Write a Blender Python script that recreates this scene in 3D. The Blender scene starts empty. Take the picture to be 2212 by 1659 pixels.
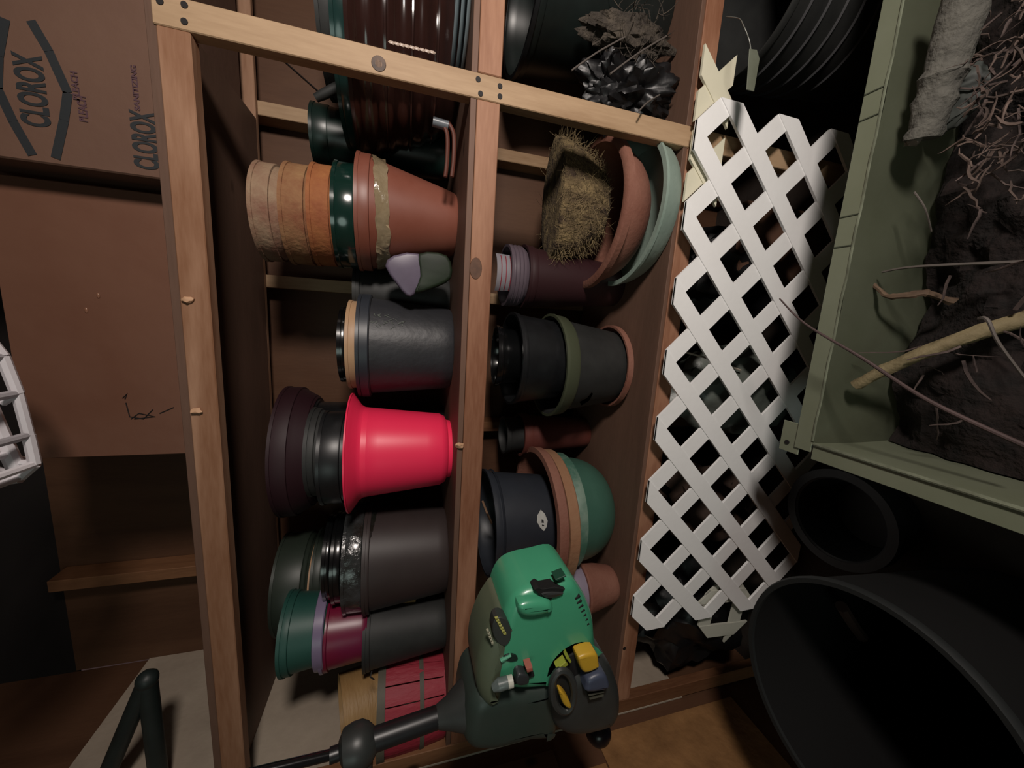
import bpy, bmesh, math, random
from mathutils import Vector, Matrix, noise as mn
random.seed(7)
PI = math.pi
SC = bpy.context.scene
COL = SC.collection

# ------------------------------------------------------------------ camera, world, lights, exposure
CAM = Vector((0.0, -1.0, 1.3))
F = 800.0
AX = Vector((0.06138167, -0.98369564, -0.16904194))    # world X, Y, Z axes seen in camera space (x right, y down, z forward)
AY = Vector((-0.27523744, -0.17947662, 0.94447472))
AZ = Vector((-0.95941474, -0.01144676, -0.28176644))
cd = bpy.data.cameras.new('camera'); cam = bpy.data.objects.new('camera', cd); COL.objects.link(cam)
cd.sensor_width = 36; cd.lens = F / 2212 * 36; cd.clip_start = 0.02
M = Matrix(((AX[0], -AX[1], -AX[2], CAM.x), (AY[0], -AY[1], -AY[2], CAM.y), (AZ[0], -AZ[1], -AZ[2], CAM.z), (0, 0, 0, 1)))
cam.matrix_world = M
SC.camera = cam
SC.view_settings.view_transform = 'Standard'; SC.view_settings.look = 'None'
SC.view_settings.gamma = 1; SC.view_settings.use_curve_mapping = False
SC.view_settings.exposure = 0.0
w = bpy.data.worlds.new('world'); SC.world = w; w.use_nodes = True
w.node_tree.nodes['Background'].inputs[0].default_value = (1.0, 0.62, 0.60, 1)
w.node_tree.nodes['Background'].inputs[1].default_value = 0.034

def area(name, loc, target, size, power, color):
    l = bpy.data.lights.new(name, 'AREA'); l.energy = power; l.color = color; l.shape = 'DISK'; l.size = size
    o = bpy.data.objects.new(name, l); COL.objects.link(o); o.location = loc
    o.rotation_euler = (Vector(target) - Vector(loc)).to_track_quat('-Z', 'Y').to_euler()
    return o
area('work_lamp_light', (1.12, -1.38, 1.34), (-0.1, 0.1, 0.9), 0.26, 30, (1.0, 0.90, 0.825))
area('green_fill_light', (-1.0, -2.9, 1.9), (-0.2, 0, 0.9), 1.0, 6.0, (0.80, 1.0, 0.90))  # added greenish fill that lifts the shaded lattice; no doorway is known there

def at(px, py, Y=None, Z=None, X=None):
    """the point of a world plane that the photograph shows at this pixel"""
    c = Vector((px - 1106, py - 829.5, F)); d = Vector((c.dot(AX), c.dot(AY), c.dot(AZ)))
    t = (Y + 1) / d.y if Y is not None else ((Z - CAM.z) / d.z if Z is not None else X / d.x)
    return CAM + d * t

# ------------------------------------------------------------------ materials
def lin(h, k=.70):
    if h[0] == '=': k = 1.0
    h = h.lstrip('#='); v = [int(h[i:i+2], 16) / 255 for i in (0, 2, 4)]
    return tuple(k * (x / 12.92 if x <= .04045 else ((x + .055) / 1.055) ** 2.4) for x in v) + (1,)
MATS = {}
def mat(name, col='#808080', rough=.5, col2=None, nscale=8, spread=.5, bump=0, bscale=60, metal=0, coat=0, stretch=(1, 1, 1), spec=.5, detail=5, trans=0):
    if name in MATS: return MATS[name]
    m = bpy.data.materials.new(name); m.use_nodes = True; nt = m.node_tree; N = nt.nodes; L = nt.links
    b = N['Principled BSDF']; b.inputs['Base Color'].default_value = lin(col); b.inputs['Roughness'].default_value = rough
    b.inputs['Metallic'].default_value = metal; b.inputs['Coat Weight'].default_value = coat; b.inputs['Specular IOR Level'].default_value = spec
    b.inputs['Coat Roughness'].default_value = .12
    if col2 or bump:
        tc = N.new('ShaderNodeTexCoord'); mp = N.new('ShaderNodeMapping'); mp.inputs['Scale'].default_value = stretch
        L.new(tc.outputs['Object'], mp.inputs['Vector'])
    if col2:
        n = N.new('ShaderNodeTexNoise'); n.inputs['Scale'].default_value = nscale; n.inputs['Detail'].default_value = detail; n.inputs['Roughness'].default_value = .62
        r = N.new('ShaderNodeValToRGB'); r.color_ramp.elements[0].position = .5 - spread / 2 * .6; r.color_ramp.elements[1].position = .5 + spread / 2 * .6
        r.color_ramp.elements[0].color = lin(col); r.color_ramp.elements[1].color = lin(col2)
        L.new(mp.outputs[0], n.inputs['Vector']); L.new(n.outputs['Fac'], r.inputs[0]); L.new(r.outputs[0], b.inputs['Base Color'])
    if bump:
        n2 = N.new('ShaderNodeTexNoise'); n2.inputs['Scale'].default_value = bscale; n2.inputs['Detail'].default_value = 4
        bp = N.new('ShaderNodeBump'); bp.inputs['Strength'].default_value = bump; bp.inputs['Distance'].default_value = .01
        L.new(mp.outputs[0], n2.inputs['Vector']); L.new(n2.outputs['Fac'], bp.inputs['Height']); L.new(bp.outputs[0], b.inputs['Normal'])
    MATS[name] = m; return m

def wood(name, c1, c2, c3, axis, rough=.6, ring=26, seed=0, knots=True):
    """pine: growth rings stretched along the axis, a few dark knots"""
    if name in MATS: return MATS[name]
    m = bpy.data.materials.new(name); m.use_nodes = True; nt = m.node_tree; N = nt.nodes; L = nt.links
    b = N['Principled BSDF']; b.inputs['Roughness'].default_value = rough; b.inputs['Specular IOR Level'].default_value = .3
    tc = N.new('ShaderNodeTexCoord'); mp = N.new('ShaderNodeMapping'); s = [1, 1, 1]; s[axis] = .13
    mp.inputs['Scale'].default_value = s; mp.inputs['Location'].default_value = (seed, seed * .7, seed * .3)
    L.new(tc.outputs['Object'], mp.inputs['Vector'])
    n = N.new('ShaderNodeTexNoise'); n.inputs['Scale'].default_value = 5; n.inputs['Detail'].default_value = 3; n.inputs['Distortion'].default_value = .6
    L.new(mp.outputs[0], n.inputs['Vector'])
    mul = N.new('ShaderNodeMath'); mul.operation = 'MULTIPLY'; mul.inputs[1].default_value = ring
    L.new(n.outputs['Fac'], mul.inputs[0]); sn = N.new('ShaderNodeMath'); sn.operation = 'SINE'; L.new(mul.outputs[0], sn.inputs[0])
    f = N.new('ShaderNodeTexNoise'); f.inputs['Scale'].default_value = 140; f.inputs['Detail'].default_value = 4; L.new(mp.outputs[0], f.inputs['Vector'])
    ad = N.new('ShaderNodeMath'); ad.operation = 'MULTIPLY_ADD'; ad.inputs[1].default_value = .22; ad.inputs[2].default_value = .28; L.new(sn.outputs[0], ad.inputs[0])
    a2 = N.new('ShaderNodeMath'); a2.operation = 'MULTIPLY_ADD'; a2.inputs[1].default_value = .45; L.new(f.outputs['Fac'], a2.inputs[0]); L.new(ad.outputs[0], a2.inputs[2])
    r = N.new('ShaderNodeValToRGB'); r.color_ramp.elements[0].position = .15; r.color_ramp.elements[1].position = .95
    r.color_ramp.elements[0].color = lin(c1); r.color_ramp.elements[1].color = lin(c2)
    L.new(a2.outputs[0], r.inputs[0]); out = r.outputs[0]
    if knots:
        mk = N.new('ShaderNodeMapping'); sk = [2.6, 2.6, 2.6]; sk[axis] = 1.7; mk.inputs['Scale'].default_value = sk; mk.inputs['Location'].default_value = (seed * 3.1, seed, seed * 2.2)
        L.new(tc.outputs['Object'], mk.inputs['Vector'])
        v = N.new('ShaderNodeTexVoronoi'); v.inputs['Scale'].default_value = 1.7; L.new(mk.outputs[0], v.inputs['Vector'])
        kr = N.new('ShaderNodeValToRGB'); kr.color_ramp.elements[0].position = .035; kr.color_ramp.elements[1].position = .085
        kr.color_ramp.elements[0].color = (1, 1, 1, 1); kr.color_ramp.elements[1].color = (0, 0, 0, 1); L.new(v.outputs['Distance'], kr.inputs[0])
        mx = N.new('ShaderNodeMixRGB'); mx.inputs[2].default_value = lin(c3); L.new(kr.outputs[0], mx.inputs[0]); L.new(out, mx.inputs[1]); out = mx.outputs[0]
    L.new(out, b.inputs['Base Color'])
    bp = N.new('ShaderNodeBump'); bp.inputs['Strength'].default_value = .15; bp.inputs['Distance'].default_value = .004
    L.new(a2.outputs[0], bp.inputs['Height']); L.new(bp.outputs[0], b.inputs['Normal'])
    MATS[name] = m; return m

PX = wood('pine_along_x', '#946648', '#cca284', '#6b4a38', 0, seed=1.3)
PX2 = wood('pine_along_x_reddish', '#8c5a40', '#c79678', '#5a3a2a', 0, seed=4.1)
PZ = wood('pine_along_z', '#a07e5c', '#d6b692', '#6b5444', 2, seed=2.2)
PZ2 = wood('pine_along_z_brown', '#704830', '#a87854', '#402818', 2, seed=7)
PYW = wood('pine_along_y', '#8a6444', '#a57c58', '#4a3020', 1, seed=5)
PLYX = wood('plywood_shelf', '=5c463a', '=725648', '=38281f', 0, ring=12, seed=9)
PLYW = wood('plywood_wall', '#5c3e2c', '#74523c', '#30201a', 2, ring=14, seed=3)
PLYD = wood('plywood_dark', '#4c2e22', '#60402c', '#2a1810', 2, ring=10, seed=6)
BLACK = mat('black_plastic', '#17181a', .38, '#222426', 14, .6, spec=.5)
BLACKM = mat('black_matte_plastic', '=1d1e1e', .6, '=2c2d2c', 10, .7)
BLACKG = mat('black_glossy_plastic', '#101112', .2, coat=.4)
VOID = mat('dark_debris', '#0f0b0a', .9, '#241a16', 12)

# ------------------------------------------------------------------ object helpers
def setp(o, label=None, cat=None, group=None, kind=None):
    if label: o['label'] = label
    if cat: o['category'] = cat
    if group: o['group'] = group
    if kind: o['kind'] = kind
    return o
def thing(name, label, cat, loc=(0, 0, 0), group=None, rot=(0, 0, 0)):
    o = bpy.data.objects.new(name, None); COL.objects.link(o); o.location = loc; o.rotation_euler = rot; o.empty_display_size = .05
    return setp(o, label, cat, group)
def mk(name, bm, m, parent=None, world=True, smooth=True, label=None, kind=None):
    """link a bmesh as one object; with world=True its vertices are world points and are brought into the parent's frame"""
    me = bpy.data.meshes.new(name)
    if parent is not None and world:
        p = parent; T = Matrix.Translation(p.location)
        q = p.parent
        T = T @ p.rotation_euler.to_matrix().to_4x4()
        while q is not None:
            T = Matrix.Translation(q.location) @ q.rotation_euler.to_matrix().to_4x4() @ T; q = q.parent
        bm.transform(T.inverted())
    bmesh.ops.recalc_face_normals(bm, faces=bm.faces)
    bm.to_mesh(me); bm.free()
    if smooth:
        for f in me.polygons: f.use_smooth = True
        if hasattr(me, 'set_sharp_from_angle'): me.set_sharp_from_angle(angle=math.radians(38))
    ms = m if isinstance(m, (list, tuple)) else [m]
    for q in ms: me.materials.append(q)
    o = bpy.data.objects.new(name, me); COL.objects.link(o)
    if parent is not None: o.parent = parent
    if label: o['label'] = label
    if kind: o['kind'] = kind
    return o
def struct(name, bm, m, smooth=False, label=None):
    o = mk(name, bm, m, smooth=smooth); o['kind'] = 'structure'
    if label: o['label'] = label
    return o
def box(bm, a, b, bev=.0015, rot=None):
    a = Vector(a); b = Vector(b); c = (a + b) / 2; s = Vector([abs(x) for x in (b - a)])
    r = bmesh.ops.create_cube(bm, size=1); vs = r['verts']
    T = Matrix.Translation(c) @ (rot.to_4x4() if rot else Matrix()) @ Matrix.Diagonal((s.x, s.y, s.z, 1))
    bmesh.ops.transform(bm, matrix=T, verts=vs)
    if bev:
        es = set(e for v in vs for e in v.link_edges)
        bmesh.ops.bevel(bm, geom=list(es), offset=min(bev, min(s) * .3), segments=1, affect='EDGES')
    return bm
def B(a, b, bev=.0015, rot=None): return box(bmesh.new(), a, b, bev, rot)
def lathe(bm, prof, c=(0, 0, 0), seg=48, jitter=None, cap0=False, cap1=False, a0=0, a1=2 * PI):
    c = Vector(c); full = abs(a1 - a0 - 2 * PI) < 1e-4; n = seg if full else seg + 1
    rings = []
    for k, (r, z) in enumerate(prof):
        ring = []
        for i in range(n):
            a = a0 + (a1 - a0) * i / seg; rr = r * (1 + (jitter(a, z) if jitter else 0))
            ring.append(bm.verts.new(c + Vector((rr * math.cos(a), rr * math.sin(a), z))))
        rings.append(ring)
    for A, Bq in zip(rings, rings[1:]):
        for i in range(seg if full else n - 1):
            j = (i + 1) % n; bm.faces.new((A[i], A[j], Bq[j], Bq[i]))
    if cap0: bm.faces.new(rings[0])
    if cap1: bm.faces.new(list(reversed(rings[-1])))
    return bm
def tube(bm, pts, rad, seg=10, cap=True):
    pts = [Vector(p) for p in pts]; n = len(pts); rads = rad if isinstance(rad, (list, tuple)) else [rad] * n
    rings = []; up = None
    for i, p in enumerate(pts):
        d = (pts[min(i + 1, n - 1)] - pts[max(i - 1, 0)]).normalized()
        if up is None:
            up = Vector((0, 0, 1)) if abs(d.z) < .9 else Vector((1, 0, 0))
        s = d.cross(up).normalized(); up = s.cross(d).normalized()
        rings.append([bm.verts.new(p + (s * math.cos(2 * PI * k / seg) + up * math.sin(2 * PI * k / seg)) * rads[i]) for k in range(seg)])
    for A, Q in zip(rings, rings[1:]):
        for k in range(seg): bm.faces.new((A[k], A[(k + 1) % seg], Q[(k + 1) % seg], Q[k]))
    if cap: bm.faces.new(rings[0]); bm.faces.new(list(reversed(rings[-1])))
    return bm
def curve(pts, n=8):
    """smooth a polyline (Catmull-Rom)"""
    pts = [Vector(p) for p in pts]; P = [pts[0]] + pts + [pts[-1]]; out = []
    for i in range(1, len(P) - 2):
        for k in range(n):
            t = k / n; a, b, c, d = P[i-1:i+3]
            out.append(.5 * ((2 * b) + (c - a) * t + (2 * a - 5 * b + 4 * c - d) * t * t + (3 * b - a - 3 * c + d) * t ** 3))
    out.append(pts[-1]); return out
def clip(poly, n, d):
    """keep the part of a 2D polygon with n.p <= d"""
    out = []
    for i in range(len(poly)):
        p, q = poly[i], poly[(i + 1) % len(poly)]; dp = n[0]*p[0]+n[1]*p[1]-d; dq = n[0]*q[0]+n[1]*q[1]-d
        if dp <= 0: out.append(p)
        if (dp < 0 < dq) or (dq < 0 < dp):
            t = dp / (dp - dq); out.append((p[0] + (q[0]-p[0]) * t, p[1] + (q[1]-p[1]) * t))
    return out
def puff(bm, pts, yf, yb, bev=.02, steps=4, back=True):
    """a solid with a rounded front: outline given as world (x, z) points, from yb (back) to yf (front, nearer)"""
    n = len(pts); cx = sum(p[0] for p in pts) / n; cz = sum(p[1] for p in pts) / n
    def ring(y, ins):
        out = []
        for i in range(n):
            p, a, b = pts[i], pts[i-1], pts[(i+1) % n]
            t = Vector((b[0]-a[0], b[1]-a[1])); t.normalize(); nn = Vector((t.y, -t.x))
            if nn.dot(Vector((p[0]-cx, p[1]-cz))) < 0 and AREA_S > 0: nn = nn
            out.append(bm.verts.new((p[0] - nn.x * ins * SGN, y, p[1] - nn.y * ins * SGN)))
        return out
    ar = sum(pts[i][0] * pts[(i+1) % n][1] - pts[(i+1) % n][0] * pts[i][1] for i in range(n)); AREA_S = ar; SGN = 1 if ar > 0 else -1
    rs = [ring(yb, 0)]
    for k in range(steps + 1):
        a = PI / 2 * k / steps
        rs.append(ring(yf + bev * (1 - math.sin(a)), bev * (1 - math.cos(a))))
    for A, Q in zip(rs, rs[1:]):
        for i in range(n): bm.faces.new((A[i], A[(i+1) % n], Q[(i+1) % n], Q[i]))
    c1 = bm.faces.new(rs[-1]); c2 = bm.faces.new(list(reversed(rs[0])))
    bmesh.ops.triangulate(bm, faces=[c1, c2])
    return bm
def smooth_outline(pts, n=4):
    P = [Vector((p[0], p[1], 0)) for p in pts]; m = len(P); out = []
    for i in range(m):
        a, b, c, d = P[i-1], P[i], P[(i+1) % m], P[(i+2) % m]
        for k in range(n):
            t = k / n; v = .5 * ((2 * b) + (c - a) * t + (2 * a - 5 * b + 4 * c - d) * t * t + (3 * b - a - 3 * c + d) * t ** 3); out.append((v.x, v.y))
    return out
def px_outline(pp, Y): return [(q.x, q.z) for q in (at(a, b, Y=Y) for a, b in pp)]
def lump(bm, c, r, amp=.25, sub=3, f=2.0, seed=0, sq=(1, 1, 1)):
    v = bmesh.ops.create_icosphere(bm, subdivisions=sub, radius=1)['verts']
    for q in v:
        d = q.co.normalized(); k = 1 + amp * mn.noise(d * f + Vector((seed, 0, 0))) + amp * .4 * mn.noise(d * f * 3 + Vector((0, seed, 0)))
        q.co = Vector(c) + Vector((d.x * r * k * sq[0], d.y * r * k * sq[1], d.z * r * k * sq[2]))
    return bm

# ------------------------------------------------------------------ the setting
FZ = -.22                      # floor level
BW, LW = .645, -1.46           # back and left wall planes
EARTH = mat('floor_boards_dust', '#2c221c', .9, '#3a2e26', 6, bump=.4, bscale=30)
struct('floor', B((-1.6, -3.2, FZ - .05), (3.2, .8, FZ), 0), EARTH)
wb = bmesh.new(); box(wb, (LW, BW, FZ), (3.2, BW + .02, 2.52), 0)
wall_back = struct('wall_back', wb, PLYW)
struct('ceiling', B((-1.7, -3.2, 2.95), (3.2, .9, 3.0), 0), PLYD)
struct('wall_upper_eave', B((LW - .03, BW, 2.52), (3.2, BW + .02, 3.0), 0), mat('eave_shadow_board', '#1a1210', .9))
wl = struct('wall_left', B((LW - .03, -3.2, FZ), (LW - .005, BW, 2.95), 0), PLYW)
PANEL = mat('whitewashed_panel', '=b8aa98', .75, '=9e9080', 5, .8, bump=.1)
# whitewashed panel on the left wall inside and above the shelving
pz = at(250, 1520, X=LW)
mk('panel', B((LW - .004, .0, .2), (LW + .004, BW, at(300, 1455, X=LW).z), .001), PANEL, wl, smooth=False, label='whitewashed panel')
for a, b in ((-.09, .32), (.33, .72)):
    pass
# sawn seam plates in the OSB of the left wall
s0 = at(1190, 1610, X=LW); s1 = at(1290, 1659, X=LW)
OSB = mat('strand_board', '=a07548', .8, '=6c4a28', 9, .9, bump=.5, bscale=22)
mk('board', B((LW - .004, -.9, .0), (LW + .003, -.045, .62), .002), OSB, wl, smooth=False)
mk('board', B((LW - .004, -.9, .625), (LW + .004, -.13, .78), .002), OSB, wl, smooth=False)
mk('board', B((LW - .004, -.9, .785), (LW + .002, -.05, 2.1), .002), PLYW, wl, smooth=False)
# studs of the back wall
for k, x in enumerate((1.2, .645, .085, -.475, -1.03)):
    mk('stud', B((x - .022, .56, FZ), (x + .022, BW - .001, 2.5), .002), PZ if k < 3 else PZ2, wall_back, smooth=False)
# dark twiglike crack in the sheathing
tb = bmesh.new(); tube(tb, [at(598, 118, Y=BW - .004), at(640, 155, Y=BW - .004), at(700, 208, Y=BW - .004)], .0022, 6)
mk('crack', tb, VOID, wall_back)
# upper plywood sheet over the studs, glossy in places
SHEET = mat('brown_hardboard', '#7a5240', .42, '#8a6350', 3, .9, bump=.15, bscale=14)
t = thing('plywood_sheet', 'large smooth brown plywood sheet standing on the top shelf behind the cardboard box', 'plywood sheet', (-.05, .11, 1.79))
xl = at(410, 980, Y=.10).x
mk('sheet', B((xl, .10, 1.792), (.235, .115, at(8, 680, Y=.10).z), .002), SHEET, t, smooth=False)
for pts in ([(290, 905), (335, 900), (300, 893), (283, 905)], [(265, 860), (275, 850), (270, 862)], [(345, 893), (375, 880)], [(272, 870), (280, 900), (310, 905), (330, 885)]):
    tb = bmesh.new(); tube(tb, [at(a, b, Y=.099) for a, b in pts], .0012, 6); mk('scrawl', tb, VOID, t, label='dark pencil scrawl')
for (a, b) in ((212, 638), (186, 670)):
    tb = bmesh.new(); lump(tb, at(a, b, Y=.099), .0065, .2, 2, sq=(1, .3, .5)); mk('resin_drop', tb, mat('resin', '#9c7058', .12, coat=.6), t, label='glossy resin drop')

# ------------------------------------------------------------------ the shelving
RT = [(1.716, 1.772), (1.077, 1.135), (.455, .512)]       # rails: bottom, top
SB = [(1.773, 1.790), (1.136, 1.151), (.513, .526)]       # shelf boards: bottom, top
PXR = [(.527, .583), (LW + .004, -1.398)]
unit = thing('shelving_unit', 'pine timber shelving unit with three shelves built against the back wall', 'shelf', (0, .25, FZ))
XL = LW + .003
for i, (z0, z1) in enumerate(RT):
    mk('rail', B((PXR[1][1] + .001, .0, z0), (PXR[0][0] - .001, .036, z1), .002), (PX, PX2, PX2)[i], unit, smooth=False)
    if i: mk('rail', B((PXR[0][1] + .001, .0, z0), (1.9, .036, z1), .002), (PX, PX2, PX2)[i], unit, smooth=False)
mk('post', B((PXR[0][0], .0, FZ), (PXR[0][1], .036, at(326, 20, Y=0).z), .002), PZ, unit, smooth=False)
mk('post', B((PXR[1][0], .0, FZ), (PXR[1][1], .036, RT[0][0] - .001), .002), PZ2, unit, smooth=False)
mk('shelf_board', B((XL + .006, .004, SB[0][0]), (.60, .534, SB[0][1]), .001), PLYX, unit, smooth=False)
for i in (1, 2):
    mk('shelf_board', B((XL + .006, .003, SB[i][0]), (1.9, .555, SB[i][1]), .001), PLYX, unit, smooth=False)
for i, (z0, z1) in enumerate(RT):
    mk('ledger', B((XL + .006, .537, z0 if i else 1.774), (1.9, .559, z1 if i else 1.845), .002), PX, unit, smooth=False)
for i, (z0, z1) in enumerate(RT):
    for x in ((PXR[0][0] + .028, -.475) if i else ()):
        mk('cross_bearer', B((x - .019, .037, z0 + .004), (x + .019, .536, z1 - .001), .002), PYW, unit, smooth=False)
NAIL = mat('rusty_nail_hole', '#120a0c', .7)
for (a, b) in ((1033, 171), (1080, 186), (1038, 202), (1080, 208), (398, 10), (398, 46), (345, 2), (1349, 1401)):
    q = at(a, b, Y=-.0008); tb = bmesh.new()
    bmesh.ops.create_cone(tb, segments=12, radius1=.0062, radius2=.0062, depth=.0016, cap_ends=True, matrix=Matrix.Translation(q) @ Matrix.Rotation(PI / 2, 4, 'X'))
    mk('nail', tb, NAIL, unit)
KNOT = mat('wood_knot', '#6a4f3c', .6, '#3a281e', 30, .5)
def knot(a, b, rx, rz, m=KNOT):
    q = at(a, b, Y=-.0006); tb = bmesh.new()
    bmesh.ops.create_cone(tb, segments=20, radius1=1, radius2=.95, depth=.0012, cap_ends=True, matrix=Matrix.Translation(q) @ Matrix.Diagonal((rx, 1, rz, 1)) @ Matrix.Rotation(PI / 2, 4, 'X'))
    mk('knot', tb, m, unit)
knot(818, 137, .0165, .016); knot(818, 138, .008, .008, mat('knot_heart', '#8b6b52', .6))
knot(1028, 580, .028, .0165, mat('round_knot', '#74503a', .6, '#5d3e2c', 40, .6))
for (a, b) in ((405, 648), (992, 962), (424, 888)):
    tb = bmesh.new(); lump(tb, at(a, b, Y=-.003), .009, .7, 2, 3, a, (.8, .6, 1.3)); mk('splinter', tb, mat('raw_splinter', '#dcae88', .7), unit)

# ------------------------------------------------------------------ pots
def pot_profile(rb, rr, h, lip=.0, lipo=.004, t=.004, foot=.0, flare=0):
    """closed cross section of a plant pot: outside up, over the lip, inside down"""
    rl = rr - lipo
    p = [(0.001, .004), (rb * .6, .004), (rb - .004, 0), (rb, .006)]
    for k in range(1, 7):
        u = k / 7; p.append((rb + (rl - rb) * u, (h - lip) * u if u * (h - lip) > .007 else .007))
    p += [(rl, h - lip - .001), (rr - .001, h - lip), (rr, h - lip + .003), (rr + flare, h - .003), (rr + flare - .001, h)]
    p += [(rr + flare - t * 1.2, h), (rr - t * 1.4 - (lipo * .4), h - .006), (rl - t * 1.4, h - lip - .004), (rb - t, .01), (0.001, .010)]
    return p
def pot(label, m, X, Y, z, rb, rr, h, lip=.03, lipo=.006, t=.004, flare=0, rot=(0, 0, 0), group=None, name='plant_pot', seg=56, rim_m=None, cat='pot', hol=None, wob=0):
    T = thing(name, label, cat, (X, Y, z), group, rot)
    p = pot_profile(rb, rr, h, lip, lipo, t, 0, flare)
    j = (lambda a, zz: wob * mn.noise(Vector((math.cos(a) * 2, math.sin(a) * 2, zz * 9)))) if wob else None
    mk('body', lathe(bmesh.new(), p, seg=seg, jitter=j), m, T, world=False)
    rm = rim_m or m
    r0 = rr + flare
    tb = bmesh.new(); lathe(tb, [(r0 - .002, h - .009), (r0 + .0025, h - .008), (r0 + .003, h + .001), (r0 - t * 1.2 - .001, h + .0015), (r0 - t * 1.2 - .001, h - .004)], seg=seg)
    mk('rim', tb, rm, T, world=False)
    return T
def fitp(rim, base_w, Y, zb, pxb=None):
    """rim=(px, y0, y1) of a rim in the photo, base_w=(y0, y1) -> X, rb, rr, h for an axis at depth Y standing at zb"""
    a = at(rim[0], rim[1], Y=Y); b = at(rim[0], rim[2], Y=Y); X = (a.x + b.x) / 2; rr = (a.x - b.x) / 2
    a = at(rim[0], rim[1], Y=Y - .6 * rr); b = at(rim[0], rim[2], Y=Y - .6 * rr)
    pb = pxb or rim[0] + 180
    c = at(pb, base_w[0], Y=Y); d = at(pb, base_w[1], Y=Y)
    return X, (c.x - d.x) / 2, rr, (a.z + b.z) / 2 - zb

TERRA = mat('terracotta_plastic', '#8a4c3a', .45, '#9a6050', 5, .8)
CLAYW = mat('weathered_clay', '#84422c', .85, '#b48c60', 13, .8, bump=.25, bscale=90)
CLAYO = mat('orange_clay', '#94492a', .8, '#bc7a46', 12, .7, bump=.2, bscale=90)
CLAY = mat('pink_terracotta', '#8c5646', .7, '#a37260', 6, .7, bump=.15, bscale=80)
GREENG = mat('dark_green_glossy', '#14332c', .16, coat=.6)
CREAM = mat('cream_plastic', '#d9b48c', .5, '#c9a07a', 5)
CHAR = mat('charcoal_scuffed', '#3a3b40', .48, '#2c2d30', 7, .8, bump=.15, bscale=40)
CHARB = mat('charcoal_blue', '#3b4048', .42, '#30343c', 7, .8)
RED = mat('red_plastic', '=f03058', .4, coat=.05)
BROWN = mat('dark_brown_plastic', '#3a302f', .5, '#443a39', 6, .8)
BURG = mat('burgundy_plastic', '#30101a', .6)
TEAL = mat('teal_green_plastic', '#24524a', .5, '#2e6156', 5, .8)
OLIVE = mat('dark_olive_plastic', '#2c352e', .45, '#384238', 5, .8)
LAV = mat('lavender_plastic', '#8f80a0', .35)
MAG = mat('magenta_plastic', '#8c1430', .35, '#7a1c48', 3, .6)
PALE = mat('pale_mint_ceramic', '#93a89c', .5, '#a8bcb0', 8, .8, bump=.1)

z1 = SB[1][1] + .0005; z2 = SB[2][1] + .0005
def zpx(px, py, Y): return at(px, py, Y=Y).z
# --- terracotta stack, middle bay
Y = .25
X, rb, rr, h = fitp((770, 335, 582), (408, 545), Y, z1, 940)
Tb = pot('large terracotta-coloured plastic pot with torn tan tape round it, bottom of the tallest terracotta stack', TERRA, X, Y, z1, rb, rr, h, .035, .007)
tb = bmesh.new(); prof = []
zt = zpx(812, 460, Y) - z1; zt2 = zpx(835, 460, Y) - z1
rings = []
for i in range(72):
    a = 2 * PI * i / 72; dz = .012 * math.sin(a * 1.0 + .6) + .006 * mn.noise(Vector((math.cos(a) * 5, math.sin(a) * 5, 1)))
    w_ = .5 + .3 * mn.noise(Vector((math.cos(a) * 7, math.sin(a) * 7, 5))); row = []
    for k in range(5):
        u = k / 4 - .5; z = (zt + zt2) / 2 + dz + u * (zt - zt2) * (.9 + w_ * .5)
        r = rb + (rr - .007 - rb) * min(1, z / (h - .035)) + .0045 + .007 * mn.noise(Vector((math.cos(a) * 16, math.sin(a) * 16, k * .9)))
        row.append(tb.verts.new((r * math.cos(a), r * math.sin(a), z)))
    rings.append(row)
for i in range(72):
    A, Q = rings[i], rings[(i + 1) % 72]
    for k in range(4): tb.faces.new((A[k], Q[k], Q[k+1], A[k+1]))
bmesh.ops.solidify(tb, geom=tb.faces[:], thickness=.001)
mk('tape', tb, mat('tan_packing_tape', '#c8b08a', .15, '#e0ceac', 12, .8, coat=.8, bump=.5, bscale=30), Tb, world=False, label='crumpled tan packing tape')
def nested(label, m, Xc, Yc, px_top, px_bot, y0, y1, lipfrac=1.0, group=None, below=.10, taper=.80, t=.004, rim_m=None, rot=(0, 0, 0), lipo=.006, flare=0, cat='pot', name='plant_pot', body_r=None):
    """a pot nested in the one below it: its rim band runs px_top..px_bot in the photo, the rest tapers down inside"""
    pm = (y0 + y1) / 2; a = at((px_top + px_bot) / 2, y0, Y=Yc); b = at((px_top + px_bot) / 2, y1, Y=Yc)
    rr = (a.x - b.x) / 2; ztop = zpx(px_top, pm, Yc - .6 * rr); zbot = zpx(px_bot, pm, Yc - .6 * rr); h = ztop - zbot + below; Xq = (a.x + b.x) / 2
    return pot(label, m, Xq, Yc, ztop - h, rr * taper, rr, h, (ztop - zbot) * lipfrac, lipo, t, flare, rot, group, name, 56, rim_m, cat), Xq, rr, ztop
nested('dark green glossy pot nested in the taped terracotta-coloured pot', GREENG, X, Y, 722, 768, 356, 578, below=.07, taper=.86)
nested('orange clay pot in the terracotta stack, just above the glossy green rim', CLAYO, X, Y, 672, 716, 360, 573, below=.035, taper=.8, t=.009)
nested('pinkish weathered clay pot, second from the top of the terracotta stack', CLAYW, X, Y, 614, 664, 358, 570, below=.035, taper=.8, t=.009)
nested('pale weathered clay pot topmost of the terracotta stack', mat('pale_clay', '#84483a', .85, '#b8a082', 12, .75, bump=.25, bscale=90), X, Y, 551, 592, 355, 562, below=.04, taper=.82, t=.009)

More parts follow.
